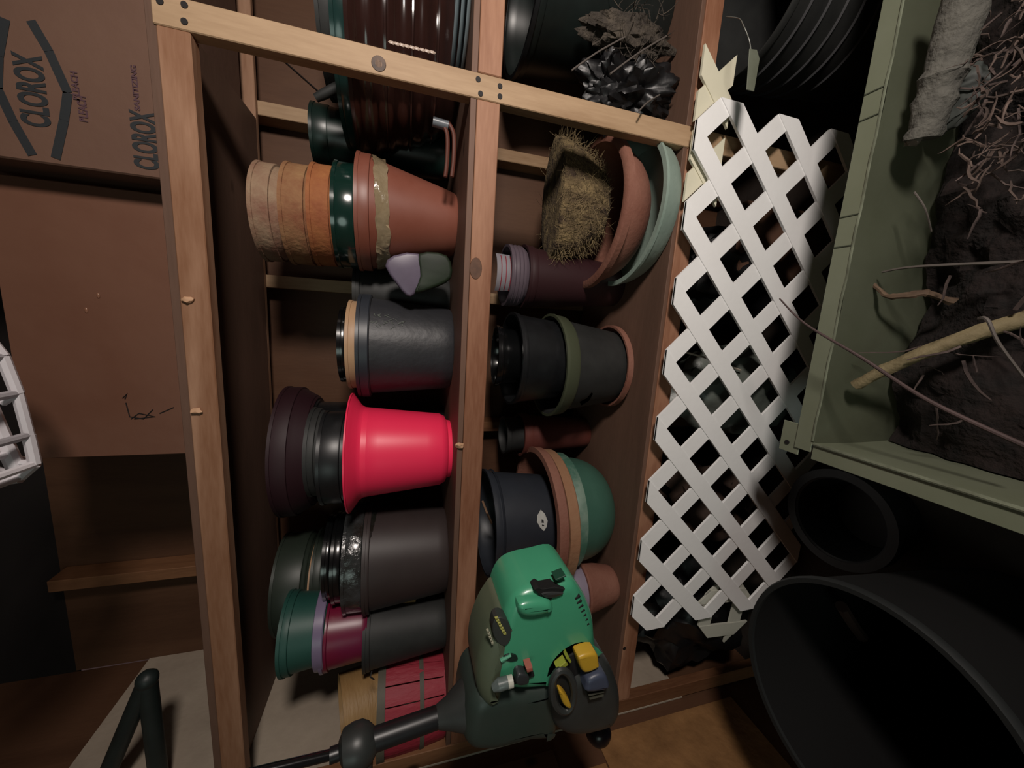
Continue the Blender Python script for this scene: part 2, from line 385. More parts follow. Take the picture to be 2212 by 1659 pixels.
# --- charcoal stack
Y = .27
X, rb, rr, h = fitp((772, 636, 852), (668, 838), Y, z1, 940)
Tc = pot('scuffed charcoal plastic pot with wide collar, below a cream-rimmed pot', CHAR, X, Y, z1, rb, rr, h, .035, .008, rim_m=CHARB)
tb = bmesh.new(); 
mk('collar', lathe(tb, [(rr + .001, h - .034), (rr + .0035, h - .032), (rr + .004, h - .010), (rr + .001, h - .009)], seg=56), CHARB, Tc, world=False, label='blue-grey collar')
# scuff marks scraped through the surface
rnd = random.Random(2)
for k in range(22):
    a0 = math.radians(-58 + rnd.uniform(-7, 9)); z = h * rnd.uniform(.50, .84); dz = rnd.uniform(-.018, .018); r = rb + (rr - .008 - rb) * z / (h - .035) + .0014
    tb = bmesh.new(); tube(tb, [(r * math.cos(a0 + u * .05), r * math.sin(a0 + u * .05), z + dz * u) for u in (0, .5, 1)], .0007, 5)
    mk('scuff', tb, mat('scuffed_white', '#7d847c', .5), Tc, world=False)
nested('cream rimmed pot nested inside the scuffed charcoal pot', CREAM, X, Y, 750, 771, 650, 836, below=.06, taper=.86)
nested('glossy black pot on top of the cream rimmed pot', BLACKG, X, Y, 733, 748, 664, 822, below=.03, taper=.85)

# --- red stack
Y = .18
X, rb, rr, h = fitp((750, 853, 1093), (888, 1032), Y, z1, 960)
rbd = fitp((790, 880, 1062), (888, 1032), Y, z1, 960)[2]
T = thing('plant_pot', 'bright red plastic pot with flared rim, holding nested black pots', 'pot', (X, Y, z1))
p = [(.001, .012), (rb * .72, .012), (rb * .74, 0), (rb * .80, 0), (rb * .82, .012), (rb * .93, .018), (rb, .034)]
p += [(rb + (rbd - rb) * u, .034 + (h - .07) * u) for u in (.2, .4, .6, .8, 1)] + [(rbd + .008, h - .024), (rr - .012, h - .010), (rr, h), (rr - .003, h + .002), (rr - .016, h - .008), (rbd + .002, h - .024), (rb - .006, .04), (.001, .03)]
mk('body', lathe(bmesh.new(), p, seg=64), RED, T, world=False)
mk('rim', lathe(bmesh.new(), [(rr - .004, h - .002), (rr + .002, h - .001), (rr + .002, h + .003), (rr - .004, h + .003)], seg=64), RED, T, world=False)
nested('black nursery pot nested in the red pot, ribbed rim showing', BLACK, X, Y, 690, 742, 892, 1078, lipfrac=.9, below=.07, taper=.86)
nested('second black nursery pot standing out at the top of the red pot stack', BLACKM, X, Y, 663, 688, 884, 1062, lipfrac=.8, below=.03, taper=.86)
# --- behind the red stack
Y = .42
X, rb, rr, h = fitp((640, 812, 1110), (860, 1060), Y, z1, 900)
pot('big black nursery pot behind the red pot stack', BLACK, X, Y, z1, rb * .8, min(rr, .17), h, .04, .008)
nested('burgundy pot nested in the big black pot behind the red pot stack', BURG, X, Y, 594, 632, 838, 1100, below=.05, taper=.85)

# --- brown stack
Y = .22
X, rb, rr, h = fitp((785, 1100, 1300), (1106, 1258), Y, z1, 955)
pot('dark brown straight-sided pot with a crumpled silver-black pot nested in its rim', BROWN, X, Y, z1, rb, rr, h, .018, .009)
CRUM = mat('crumpled_foil_film', '#4a4d50', .25, '#23241f', 9, .5, bump=.8, bscale=28, coat=.5)
Tq = nested('crumpled silvery black plastic-wrapped pot rim between brown pot and glossy black rims', CRUM, X, Y, 742, 783, 1098, 1296, below=.06, taper=.86)[0]
nested('glossy black pot nested in the crumpled silvery rim', BLACKG, X, Y, 718, 738, 1118, 1282, below=.04, taper=.85)
nested('topmost glossy black pot over the dark brown pot', BLACKG, X, Y, 700, 714, 1124, 1276, below=.02, taper=.85)
# olive pot behind
Y = .42
X, rb, rr, h = fitp((640, 1150, 1400), (1180, 1350), Y, z1, 900)
X = at(640, 1245, Y=Y).x
pot('big dark olive green pot at the back left of the middle shelf', OLIVE, X, Y, z1, .11, .165, zpx(690, 1245, Y) - z1, .03, .006)
nested('cream liner pot nested in the dark olive green pot', CREAM, X, Y, 658, 686, 1175, 1330, below=.05, taper=.9)
nested('dark olive pot topmost over the cream liner pot', OLIVE, X, Y, 592, 654, 1165, 1345, below=.02, taper=.9)

# --- teal, lavender, magenta, black stack
Y = .16
X, rb, rr, h = fitp((785, 1305, 1428), (1318, 1405), Y, z1, 930)
pot('black tapering pot under the magenta and teal pots', BLACKM, X, Y, z1, rb, rr, h, .02, .004)
nested('magenta pot with lavender rim nested above the black tapering pot', MAG, X, Y, 692, 778, 1296, 1422, lipfrac=.18, below=.02, taper=.86, rim_m=LAV)
T_, Xq, rq, zq = nested('teal green pot topmost of the left stack, above the lavender rim', TEAL, X, Y, 604, 690, 1290, 1430, lipfrac=.25, below=.015, taper=.86)
tb = bmesh.new(); zl = zpx(712, 1360, Y); zl1 = zpx(692, 1360, Y)
mk('lavender_band', lathe(tb, [(rq * .99, zl - zq + (0)), (rq * 1.012, zl - zq + .003), (rq * 1.015, zl1 - zq), (rq * .98, zl1 - zq + .002)], c=(Xq, Y, zq), seg=48), LAV, T_, label='glossy lavender band')
# kraft card scrap
KR = mat('kraft_card', '#b08b58', .8, '#a07c4c', 6)
T = thing('cardboard_scrap', 'folded tan cardboard scrap standing between the dark brown pot and the black tapering pot', 'cardboard', tuple(at(860, 1290, Y=.16)))
o2 = px_outline([(800, 1268), (905, 1256), (896, 1308), (850, 1304), (800, 1296)], .16)
mk('card', puff(bmesh.new(), o2, .156, .16, .001, 1), KR, T, smooth=False)

# --- slatted red basket, left end of the middle shelf
Y = .14
X, rb, rr, h = fitp((815, 1432, 1592), (1436, 1572), Y, z1, 945)
T = thing('bushel_basket', 'small red slatted wooden bushel basket with plain wood basket nested in it', 'basket', (X, Y, z1))
REDW = mat('red_painted_slat', '#9c1c34', .6, '#c04050', 14, .8, bump=.3, bscale=60, stretch=(1, 1, .3))
ns = 18
for k in range(ns):
    a = 2 * PI * k / ns; tb = bmesh.new(); hw = PI / ns * .93
    pr_ = []
    for (r, z) in ((rb, .004), (rb * 1.03, h * .4), (rr * .985, h * .75), (rr * .99, h - .004)):
        for s in (-1, 1):
            for t in (0, .003):
                pass
    rows = []
    for (r, z) in ((rb, .004), (rb + (rr - rb) * .45 + .004, h * .4), (rb + (rr - rb) * .8 + .003, h * .75), (rr - .001, h - .004)):
        rr_ = r + .0015 * ((k * 7) % 3 - 1)
        rows.append([tb.verts.new(((rr_ + d) * math.cos(a + s * hw), (rr_ + d) * math.sin(a + s * hw), z)) for s, d in ((-1, 0), (0, .002), (1, 0), (1, -.003), (-1, -.003))])
    for A, Q in zip(rows, rows[1:]):
        for i in range(5): tb.faces.new((A[i], A[(i+1) % 5], Q[(i+1) % 5], Q[i]))
    tb.faces.new(rows[0]); tb.faces.new(list(reversed(rows[-1])))
    mk('slat', tb, REDW, T, world=False)
HOOP = mat('grey_wood_hoop', '#6d6758', .6, '#59544a', 12)
for z, hh in ((h - .012, .024), (h * .36, .014)):
    r = rb + (rr - rb) * (z / h) + .003
    mk('hoop', lathe(bmesh.new(), [(r, z - hh / 2), (r + .004, z - hh / 2), (r + .005, z + hh / 2), (r, z + hh / 2), (r, z - hh / 2)], seg=48), HOOP, T, world=False)
mk('bottom', lathe(bmesh.new(), [(.001, 0), (rb - .004, 0), (rb - .004, .006), (.001, .006)], seg=36), REDW, T, world=False)
tb = bmesh.new(); tube(tb, [at(803, 1450, Y=Y - rr * .95), at(800, 1462, Y=Y - rr * 1.04), at(808, 1468, Y=Y - rr * 1.0)], .0022, 6)
mk('wire_eye', tb, BLACKM, T)
WOODR = mat('plain_basket_wood', '#b9935f', .55, '#a47e4e', 10, .8, bump=.2, bscale=30, stretch=(1, 1, 6))
a = at(770, 1450, Y=Y); b = at(770, 1570, Y=Y); r2 = (a.x - b.x) / 2; X2 = (a.x + b.x) / 2; zt_ = zpx(738, 1510, Y)
zw = z1 + h * .74
T = thing('wooden_basket', 'plain light wood round basket tilted forward in the red slatted basket', 'basket', (X2, Y - .0, zw), None, (math.radians(14), 0, 0))
z0_ = -.0; hh = zt_ - zw
mk('hoop', lathe(bmesh.new(), [(r2 * .93, z0_), (r2 * 1.0, hh * .5), (r2 * 1.02, hh), (r2 * .99, hh), (r2 * .97, hh * .5), (r2 * .90, z0_)], seg=56), WOODR, T, world=False)
mk('bottom', lathe(bmesh.new(), [(.001, z0_), (r2 * .92, z0_), (r2 * .92, z0_ + .004), (.001, z0_ + .004)], seg=40), WOODR, T, world=False)

# --- small things between the stacks of the middle shelf
Y = .36
X, rb, rr, h = fitp((765, 588, 670), (600, 655), Y, z1, 900)
pot('black round pot in the shade behind the lilac packet', BLACKM, X, Y, z1, .07, .085, h, .02, .004)
pk = px_outline([(832, 575), (850, 552), (900, 545), (935, 560), (922, 632), (880, 636), (858, 612)], .14)
zmin = min(q[1] for q in pk)
T = thing('seed_packet_bag', 'crumpled lilac and green plastic bag leaning between taped pot and charcoal pot', 'bag', (at(880, 600, Y=.14).x, .15, z1))
LIL = mat('lilac_film', '#685d70', .4, '#7a7084', 5)
GRN = mat('green_print', '#1c3016', .6, '#121e10', 8)
o_ = px_outline([(832, 575), (850, 552), (905, 548), (912, 600), (895, 636), (878, 638), (856, 612)], .14)
mk('film', puff(bmesh.new(), smooth_outline(o_, 2), .135, .165, .008, 3), LIL, T)
o_ = px_outline([(905, 548), (965, 552), (975, 600), (930, 625), (895, 632), (906, 596)], .14)
mk('green_print', puff(bmesh.new(), smooth_outline(o_, 3), .132, .164, .010, 3), GRN, T, label='dark green printed part')

# --- brown glazed pots stack and neighbours (behind the right post)
Y = .30
GLZ = mat('dark_brown_glaze', '#2c1a16', .16, '#3a2420', 6, .8, coat=.6)
xc = at(860, 110, Y=Y).x; rg = xc - at(775, 330, Y=Y).x
ztop = zpx(775, 110, Y)
T = thing('glazed_planter', 'dark brown glazed ribbed planter standing behind the right timber post', 'planter', (xc, Y, z1))
hg = ztop - z1; pr_ = [(.001, .004), (rg * .50, 0), (rg * .56, .01)]
for k in range(1, 25):
    u = k / 24; pr_.append((rg * (.56 + .42 * u ** .7) + .004 * math.sin(u * 2 * PI * 6), .01 + (hg - .03) * u))
pr_ += [(rg, hg - .014), (rg + .004, hg - .006), (rg, hg), (rg - .012, hg - .002), (rg - .02, hg - .03), (rg * .5, .02), (.001, .02)]
mk('body', lathe(bmesh.new(), pr_, seg=64), GLZ, T, world=False)
mk('rim', lathe(bmesh.new(), [(rg - .004, hg - .004), (rg + .006, hg - .006), (rg + .007, hg + .003), (rg - .006, hg + .004), (rg - .004, hg - .004)], seg=64), GLZ, T, world=False)
for k, (u, r) in enumerate(((.25, 1), (.5, 1), (.75, 1))):
    z = .01 + (hg - .03) * u; rr_ = rg * (.56 + .42 * u ** .7) + .005
    mk('ridge', lathe(bmesh.new(), [(rr_ - .006, z - .004), (rr_ + .003, z - .002), (rr_ + .003, z + .002), (rr_ - .006, z + .004)], seg=64), GLZ, T, world=False)
# white glaze chips
for k in range(9):
    q = at(846 + k * 11, 92 + k * 2.6, Y=Y - rg * .93); tb = bmesh.new(); lump(tb, q, .007, .4, 1, sq=(.55, .4, 1.2)); mk('chip', tb, mat('white_glaze_chip', '#c9b4a4', .4), T)
zz = ztop
for k, (lab, m, r, hh) in enumerate((('dark green glazed pot nested in the brown planter behind the post', mat('dark_teal_glaze', '#1c3b38', .2, coat=.5), .93, .035),
                           ('black pot topmost in the glazed planter stack', BLACKM, .62, .045))):
    pot(lab, m, xc + (.0, .03)[k], Y, zz - .05, rg * r * .85, rg * r, .05 + hh, hh, .004, .006); zz += hh + .001
# dark green bucket in front of the studs
a = at(690, 222, Y=.44); b = at(690, 352, Y=.44); X = (a.x + b.x) / 2; r = (a.x - b.x) / 2
pot('dark green bucket behind the brown glazed planter, below the bare stud', mat('dark_green_plastic', '#152a25', .35), X, .46, z1, r * .8, r, zpx(680, 290, .46) - z1, .05, .003, name='bucket', cat='bucket')
tb = bmesh.new(); tube(tb, [at(682, 212, Y=.22), at(700, 203, Y=.215), at(770, 168, Y=.2), at(800, 168, Y=.2)], [.010, .0125, .0125, .010], 12)
T = thing('tool_handle', 'black round tool handle sticking out above the dark green bucket', 'tool', tuple(at(740, 185, Y=.2)))
mk('grip', tb, BLACKM, T)
tb = bmesh.new(); tube(tb, [at(800, 168, Y=.2), at(880, 150, Y=.26)], .006, 10); mk('shank', tb, BLACK, T)
# pair of hanging loops
T = thing('wire_plant_hanger', 'pair of thin brown plastic loops hanging at the foot of the right post', 'hanger', tuple(at(975, 335, Y=.06)))
for dx in (0, 14):
    pts = [at(952 + dx, 262, Y=.08), at(966 + dx, 290, Y=.075), at(966 + dx, 345, Y=.07), at(962 + dx, 382, Y=.07)]
    tb = bmesh.new(); tube(tb, curve(pts), .0055, 8); mk('loop', tb, mat('brown_loop', '#6a3c30', .4), T)
tb = bmesh.new(); tube(tb, [at(935, 262, Y=.08), at(968, 272, Y=.08)], .012, 10); mk('clip', tb, mat('pale_clip', '#7c8288', .3), T)

# --- saucers lying on the middle shelf, right bay
for k in range(3):
    zs = z1 + .014 * k; q = at(1018, 20, Y=.19); r = .155
    T = thing('saucer', ['lowest', 'middle', 'topmost'][k] + ' of three pale blue-grey saucers stacked beside the post', 'saucer', (.60 + r + .03, .165, zs), 'pale saucers on the middle shelf')
    mk('dish', lathe(bmesh.new(), [(.001, .003), (r * .8, 0), (r * .97, .007), (r, .013), (r - .004, .0125), (r * .8, .006), (.001, .006)], seg=56), mat('pale_blue_glaze', '#8fa0a6', .25, coat=.3), T, world=False)

# ------------------------------------------------------------------ lower shelf
Y = .19
a = at(1432, 322, Y=Y); X = at(1440, 478, Y=Y).x; r = (at(1430, 322, Y=Y).x - at(1430, 632, Y=Y).x) / 2
T = thing('plant_bowl', 'wide pale mint bowl on the lower shelf under the terracotta bowl', 'bowl', (X, Y, z2))
hb = .074
mk('body', lathe(bmesh.new(), [(.001, .003), (r * .80, 0), (r * .90, .006), (r * .96, .03), (r, hb), (r - .012, hb), (r * .92, .032), (r * .85, .014), (.001, .012)], seg=72), PALE, T, world=False)
mk('rim', lathe(bmesh.new(), [(r - .012, hb - .001), (r + .003, hb - .006), (r + .003, hb + .002), (r - .012, hb + .003), (r - .012, hb - .001)], seg=72), PALE, T, world=False)
Yb = .225
X = at(1340, 478, Y=Yb).x; r = (at(1320, 312, Y=Yb).x - at(1320, 632, Y=Yb).x) / 2 * .98; hb = zpx(1350, 478, Yb - r) - (z2 + .013)
zb_ = z2 + .0135
hb = max(hb, .09)
T = thing('plant_bowl', 'pinkish terracotta bowl with thick rim holding the coconut fibre liner', 'bowl', (X, Yb, zb_))
prof = [(.001, .004), (r * .36, 0), (r * .40, .004)] + [(r * (.40 + .52 * math.sin(u * PI / 2)), .004 + (hb - .03) * (1 - math.cos(u * PI / 2)) ** .9) for u in (.2, .35, .5, .65, .8, .92, 1)]
prof += [(r * .985, hb - .024), (r, hb - .018), (r, hb), (r - .018, hb), (r * .88, hb - .03), (r * .7, hb * .4), (r * .3, .02), (.001, .018)]
mk('body', lathe(bmesh.new(), prof, seg=72), CLAY, T, world=False)
mk('rim', lathe(bmesh.new(), [(r - .019, hb - .002), (r + .003, hb - .022), (r + .005, hb - .002), (r - .004, hb + .004), (r - .018, hb + .003), (r - .019, hb - .002)], seg=72), CLAY, T, world=False)
# coconut liner
COCO = mat('coconut_fibre', '=3a2c20', .95, '=85724f', 16, .5, bump=1.0, bscale=90, stretch=(1.5, 1, .55))
rc = (at(1235, 292, Y=Yb).x - at(1235, 578, Y=Yb).x) / 2 * .93; Xc = at(1235, 436, Y=Yb).x
zt_ = zpx(1196, 430, Yb); zb2 = zb_ + hb * .62
T = thing('coconut_liner', 'shaggy tan coconut fibre basket liner standing in the terracotta bowl', 'liner', (Xc, Yb, zb2))
hc = zt_ - zb2
def jit(a, z): return .07 * mn.noise(Vector((math.cos(a) * 2.2, math.sin(a) * 2.2, z * 12))) + .05 * mn.noise(Vector((math.cos(a) * 9, math.sin(a) * 9, z * 40)))
tb = bmesh.new(); N_ = 16
lathe(tb, [(.001, 0), (rc * .45, 0)] + [(rc * (.5 + .5 * math.sin(u * PI / 2)), hc * u) for u in [k / N_ for k in range(1, N_ + 1)]] + [(rc * .93, hc + .004), (rc * .6, hc + .001), (rc * .3, hc - .003), (.001, hc - .004)], seg=120, jitter=jit)
mk('mat', tb, COCO, T, world=False)
T.scale = (1, .50, 1); T.location.y = Yb + .01
tb = bmesh.new(); rnd = random.Random(3)
for k in range(1500):
    a = rnd.uniform(0, 2 * PI); u = rnd.uniform(.05, 1.0); r = rc * (.5 + .5 * math.sin(u * PI / 2)) * 1.0; z = hc * u; p = Vector((r * math.cos(a), r * math.sin(a), z)); pts = [p]
    d = Vector((math.cos(a) * rnd.uniform(.1, .5) - math.sin(a) * rnd.uniform(-1, 1), math.sin(a) * rnd.uniform(.1, .5) + math.cos(a) * rnd.uniform(-1, 1), rnd.uniform(-.5, .5)))
    d.normalize(); L_ = rnd.uniform(.012, .04) * (1.6 if rnd.random() < .05 else 1)
    for s in range(3):
        d = (d + Vector((rnd.uniform(-.5, .5), rnd.uniform(-.5, .5), rnd.uniform(-.5, .4)))).normalized(); p = p + d * L_ * .5; pts.append(p)
    tube(tb, pts, [.0007, .0006, .0005, .0002], 3, cap=False)
mk('fibres', tb, mat('pale_fibre', '=9a8660', .8, '#54442e', 20), T, world=False, kind='stuff')

# --- tall burgundy pot with pale rim and white label
Y = .30
X = at(1090, 595, Y=Y).x; rr = (at(1090, 530, Y=Y).x - at(1090, 660, Y=Y).x) / 2
zt_ = zpx(1090, 595, Y)
pot('tall dark burgundy pot behind the middle of the lower shelf', mat('dim_burgundy', '#3a1e22', .5), X, Y, z2, rr * .75, rr * 1.05, zt_ - .06 - z2, .03, .005)
T = pot('small ribbed mauve-grey pot with striped white label, topmost below the middle shelf', mat('mauve_grey', '#6f626c', .4), X, Y, zt_ - .11, rr * .7, rr, .11, .05, .004)
for k in range(3):
    mk('rib', lathe(bmesh.new(), [(rr - .001, .068 + k * .013), (rr + .003, .071 + k * .013), (rr - .001, .074 + k * .013)], seg=40), mat('mauve_grey', '#6f626c'), T, world=False)
tb = bmesh.new(); lathe(tb, [(rr * .70, .07), (rr * .74, .155)], seg=16, a0=math.radians(-140), a1=math.radians(-30)); bmesh.ops.solidify(tb, geom=tb.faces[:], thickness=.001)
lb = mk('plant_label', tb, mat('white_card', '#d8d4dc', .5), T, world=False, label='white label with red stripes')
for k in range(4):
    tb = bmesh.new(); z = .09 + k * .016; lathe(tb, [(rr * .712 + .0022 + k * .0005, z), (rr * .712 + .0024 + k * .0005, z + .003)], seg=16, a0=math.radians(-138), a1=math.radians(-40)); mk('stripe', tb, mat('red_ink', '#a03040', .5), lb, world=False)

# --- black pots stack
Y = .24
X, rb, rr, h = fitp((1225, 684, 893), (730, 850), Y, z2, 1330)
X = at(1290, 790, Y=Y).x
hc_ = .05
T = thing('plant_pot', 'chipped terracotta clay pot at the bottom of the black nursery pots', 'pot', (X, Y, z2))
rcl = (at(1330, 700, Y=Y).x - at(1330, 872, Y=Y).x) / 2
mk('body', lathe(bmesh.new(), [(.001, .003), (rcl * .80, 0), (rcl * .84, .003), (rcl * .97, .020), (rcl * .93, .020), (rcl * .78, .010), (.001, .010)], seg=56), CLAY, T, world=False)
mk('rim', lathe(bmesh.new(), [(rcl * .96, .019), (rcl * 1.0, .020), (rcl * 1.0, .040), (rcl * .95, .040), (rcl * .94, .019)], seg=56), CLAY, T, world=False)
rim_o = (at(1215, 688, Y=Y).x - at(1215, 893, Y=Y).x) / 2
zo = zpx(1206, 790, Y - rim_o * .6)
Xo = at(1222, 790, Y=Y).x
To = pot('black nursery pot with wide olive-grey collar, torn white sticker on its side', BLACKM, Xo, Y, z2 + .012, rim_o * .74, rim_o, zo - z2 - .012, .026, .007, flare=.006, rim_m=mat('olive_grey_rim', '#525844', .45))
mk('collar', lathe(bmesh.new(), [(rim_o - .004, zo - z2 - .062), (rim_o + .002, zo - z2 - .054), (rim_o + .008, zo - z2 - .014), (rim_o + .004, zo - z2 - .013)], seg=56), mat('olive_grey_rim', '#59604a', .45), To, world=False, label='olive-grey collar')
st = bmesh.new(); q = [at(a, b, Y=Y - rim_o * .80) for a, b in ((1252, 868), (1268, 860), (1278, 848), (1281, 851), (1272, 866), (1256, 876))]
f = st.faces.new([st.verts.new(v) for v in q]); bmesh.ops.solidify(st, geom=[f], thickness=.0015)
mk('sticker', st, mat('torn_sticker', '#a8a4a4', .6), To, smooth=False, label='torn white sticker')
Xi = at(1120, 775, Y=Y).x; ri = rim_o * .90
Z_in = zpx(1118, 775, Y - ri * .6)
pot('black nursery pot standing inside the olive-collared pot', BLACK, Xi, Y, z2 + .03, ri * .70, ri, Z_in - z2 - .03, .02, .004)
pot('narrow black pot leaning inside the upper black nursery pot', BLACKG, at(1080, 770, Y=Y).x, Y, Z_in - .12, ri * .5, ri * .66, .17, .02, .004, rot=(math.radians(-6), 0, 0))

# --- red terracotta pot at the back of the lower shelf
X, rb, rr, h = fitp((1130, 895, 980), (905, 962), .42, z2, 1270)
pot('small reddish terracotta pot far back between the two black pot stacks', mat('dim_red_clay', '#66302a', .7, '#74382c', 6), X, .42, z2, rb, rr, h, .035, .006)
pot('black pot nested in the reddish terracotta pot at the back', BLACKM, X, .42, z2 + h - .05, rr * .74, rr * .86, .12, .02, .004)

# --- stack with white diamond sticker, two terracotta rims, green bowl
GRN2 = mat('sea_green_plastic', '#3f6a5a', .42, '#4c7868', 5, .8)
Y = .235
X = at(1275, 1092, Y=Y).x; rg_ = (at(1245, 985, Y=Y).x - at(1245, 1195, Y=Y).x) / 2 * .98
zt_ = zpx(1225, 1100, Y - rg_ * .55)
T = thing('plant_pot', 'round-bellied sea green pot with stepped rim under two terracotta bowls', 'pot', (X, Y, z2))
hg = zt_ - z2
prof = [(.001, .004), (rg_ * .52, 0)] + [(rg_ * (.55 + .40 * math.sin(u * PI / 2)), .004 + (hg * .72) * u ** 1.5) for u in (.12, .25, .4, .55, .7, .85, 1)]
prof += [(rg_ * .955, hg * .76), (rg_ * 1.0, hg * .78), (rg_ * 1.02, hg * .97), (rg_ * 1.0, hg), (rg_ * .95, hg), (rg_ * .9, hg * .75), (rg_ * .5, .02), (.001, .015)]
mk('body', lathe(bmesh.new(), prof, seg=72), GRN2, T, world=False)
mk('rim', lathe(bmesh.new(), [(rg_ * 1.0, hg * .80), (rg_ * 1.045, hg * .82), (rg_ * 1.05, hg * .95), (rg_ * 1.02, hg + .001), (rg_ * .96, hg + .001)], seg=72), mat('dusty_green_rim', '#4c7a68', .6, '#86a090', 12, .4), T, world=False)
def bowlrim(label, m, px, y0, y1, up, hh):
    rr = (at(px, y0, Y=Y).x - at(px, y1, Y=Y).x) / 2; Xc = at(px, (y0 + y1) / 2, Y=Y).x; z0 = zt_ + up
    T = thing('plant_bowl', label, 'bowl', (Xc, Y, z0))
    mk('body', lathe(bmesh.new(), [(.001, -.06), (rr * .6, -.06), (rr * .9, -.002), (rr * .985, .0), (rr, .004), (rr, hh - .004), (rr - .004, hh), (rr * .93, hh), (rr * .88, .0), (rr * .55, -.05), (.001, -.05)], seg=72), m, T, world=False)
    mk('rim', lathe(bmesh.new(), [(rr - .002, hh - .008), (rr + .003, hh - .007), (rr + .003, hh), (rr * .93, hh + .002), (rr * .92, hh - .003)], seg=72), m, T, world=False)
    return rr, Xc, z0 + hh
ra = bowlrim('upper pinkish terracotta bowl rim above the sea green pot', CLAY, 1196, 978, 1232, .047, .036)
bowlrim('lower weathered tan terracotta bowl rim resting on the sea green pot', mat('tan_clay', '#b08a68', .8, '#a97858', 9, .7, bump=.2), 1214, 982, 1230, .004, .040)
rr = (at(1070, 1012, Y=Y).x - at(1070, 1232, Y=Y).x) / 2 * .88; Xk = at(1120, 1118, Y=Y).x
zk = zpx(1068, 1122, Y - rr * .75)
Tk = pot('charcoal nursery pot with double rim and white diamond sticker', CHARB, Xk, Y, zt_ + .030, rr * .84, rr, zk - zt_ - .030, .022, .005, flare=.003)
hk = zk - zt_ - .030
mk('rim_bead', lathe(bmesh.new(), [(rr - .002, hk - .034), (rr + .004, hk - .030), (rr - .002, hk - .026)], seg=56), CHARB, Tk, world=False)
# diamond sticker, laid on the wall of the pot
ang0 = None
def on_pot(px, py, Xc, Yc, z0, rb_, rr_, h_, off=.0015):
    """where the ray of a pixel meets the cone of a pot wall"""
    c = Vector((px - 1106, py - 829.5, F)); d = Vector((c.dot(AX), c.dot(AY), c.dot(AZ))); best = None
    for k in range(4000):
        p = CAM + d * (.4 + k * .0004) / d.y * 1.0
        u = max(0, min(1, (p.z - z0) / h_)); r = rb_ + (rr_ - rb_) * u + off
        if (p.x - Xc) ** 2 + (p.y - Yc) ** 2 < r * r: return p
    return p
st = bmesh.new()
q = [on_pot(a, b, Xk, Y, zt_ + .03, rr * .84, rr - .005, hk, .0025) for a, b in ((1168, 1101), (1161, 1113), (1160, 1127), (1167, 1140), (1175, 1147), (1181, 1138), (1183, 1125), (1177, 1110))]
vs = [st.verts.new(v) for v in q]; cv = st.verts.new(on_pot(1171, 1124, Xk, Y, zt_ + .03, rr * .84, rr - .005, hk, .0025))
for k in range(len(vs)): st.faces.new((cv, vs[k], vs[(k + 1) % len(vs)]))
sk = mk('sticker', st, mat('white_sticker', '#d6d8d2', .5), Tk, smooth=False, label='white diamond sticker')
for a, b, c_, d_ in ((1170, 1122, 1174, 1129), (1171, 1133, 1175, 1136)):
    tb = bmesh.new(); q = [on_pot(x, y, Xk, Y, zt_ + .03, rr * .84, rr - .005, hk, .0040) for x, y in ((a, b), (c_, b + 1), (c_ + 1, d_), (a, d_))]
    tb.faces.new([tb.verts.new(v) for v in q]); mk('print', tb, BLACKM, sk, smooth=False)
tb = bmesh.new(); tube(tb, [at(1042, 1082, Y=Y - .03), at(1052, 1108, Y=Y - .06), at(1062, 1130, Y=Y - .02)], .004, 6)
T = thing('wooden_plant_marker', 'thin wooden marker stick inside the charcoal pot with the diamond sticker', 'plant marker', tuple(at(1052, 1108, Y=Y)))
mk('stick', tb, mat('marker_wood', '#8a6a50', .7), T)
# small terracotta with lavender rim behind the trimmer
Y = .10
X, rb, rr, h = fitp((1255, 1222, 1316), (1244, 1300), Y, z2, 1300)
h = zpx(1280, 1270, Y - rr) - z2
pot('small terracotta pot below the right end of the trimmer engine', CLAY, X, Y, z2, rr * .7, rr, max(h, .04), .012, .003)
pot('lavender-grey pot nested in the small terracotta pot beside the trimmer engine', mat('lavender_grey', '=8a8090', .5), X, Y, z2 + max(h, .04) - .02, rr * .75, rr * .93, .085, .07, .003)

# ------------------------------------------------------------------ right bay, lower shelf: black bag of dried roots
BAG = mat('black_bag_film', '#121214', .42, '#1a1a1c', 5, .8, bump=.4, bscale=12)
T = thing('plant_pot', 'huge black nursery pot on the lower shelf right of the timber post', 'pot', (.98, .27, z2))
mk('body', lathe(bmesh.new(), pot_profile(.15, .20, .44, .03, .006, .005), seg=64), mat('black_green_plastic', '#1a1f1e', .35, '#222a28', 6), T, world=False)
mk('rim', lathe(bmesh.new(), [(.198, .43), (.208, .431), (.208, .443), (.196, .444)], seg=64), BLACK, T, world=False)
DRY = mat('dried_moss', '#2e2824', .9, '#645a4e', 24, .6, bump=1, bscale=80)
T = thing('dried_root_ball', 'grey brown dried root ball beside the huge black pot', 'root ball', (.80, .09, z2 + .0))
tb = bmesh.new(); lump(tb, (.83, .10, z2 + .16), .075, .5, 4, 2.5, 3, (.6, .6, 1.7)); mk('roots', tb, DRY, T)
tb = bmesh.new(); rnd = random.Random(5)
for k in range(60):
    a = rnd.uniform(0, 2 * PI); p = Vector((.82 + .06 * math.cos(a), .07 + .03 * math.sin(a), z2 + rnd.uniform(.06, .24))); pts = [p]; d = Vector((rnd.uniform(-1, 1), rnd.uniform(-.8, .1), rnd.uniform(-.6, .6))).normalized()
    for s in range(4):
        d = (d + Vector((rnd.uniform(-.4, .4), rnd.uniform(-.3, .3), rnd.uniform(-.4, .4)))).normalized(); p = p + d * .016; pts.append(p)
    tube(tb, pts, [.0015, .0013, .001, .0008, .0004], 4, cap=False)
mk('rootlets', tb, DRY, T, kind='stuff')
T = thing('black_bag', 'crumpled glossy black plastic bag hanging over the lower shelf right of the post', 'bag', (.70, .09, z2))
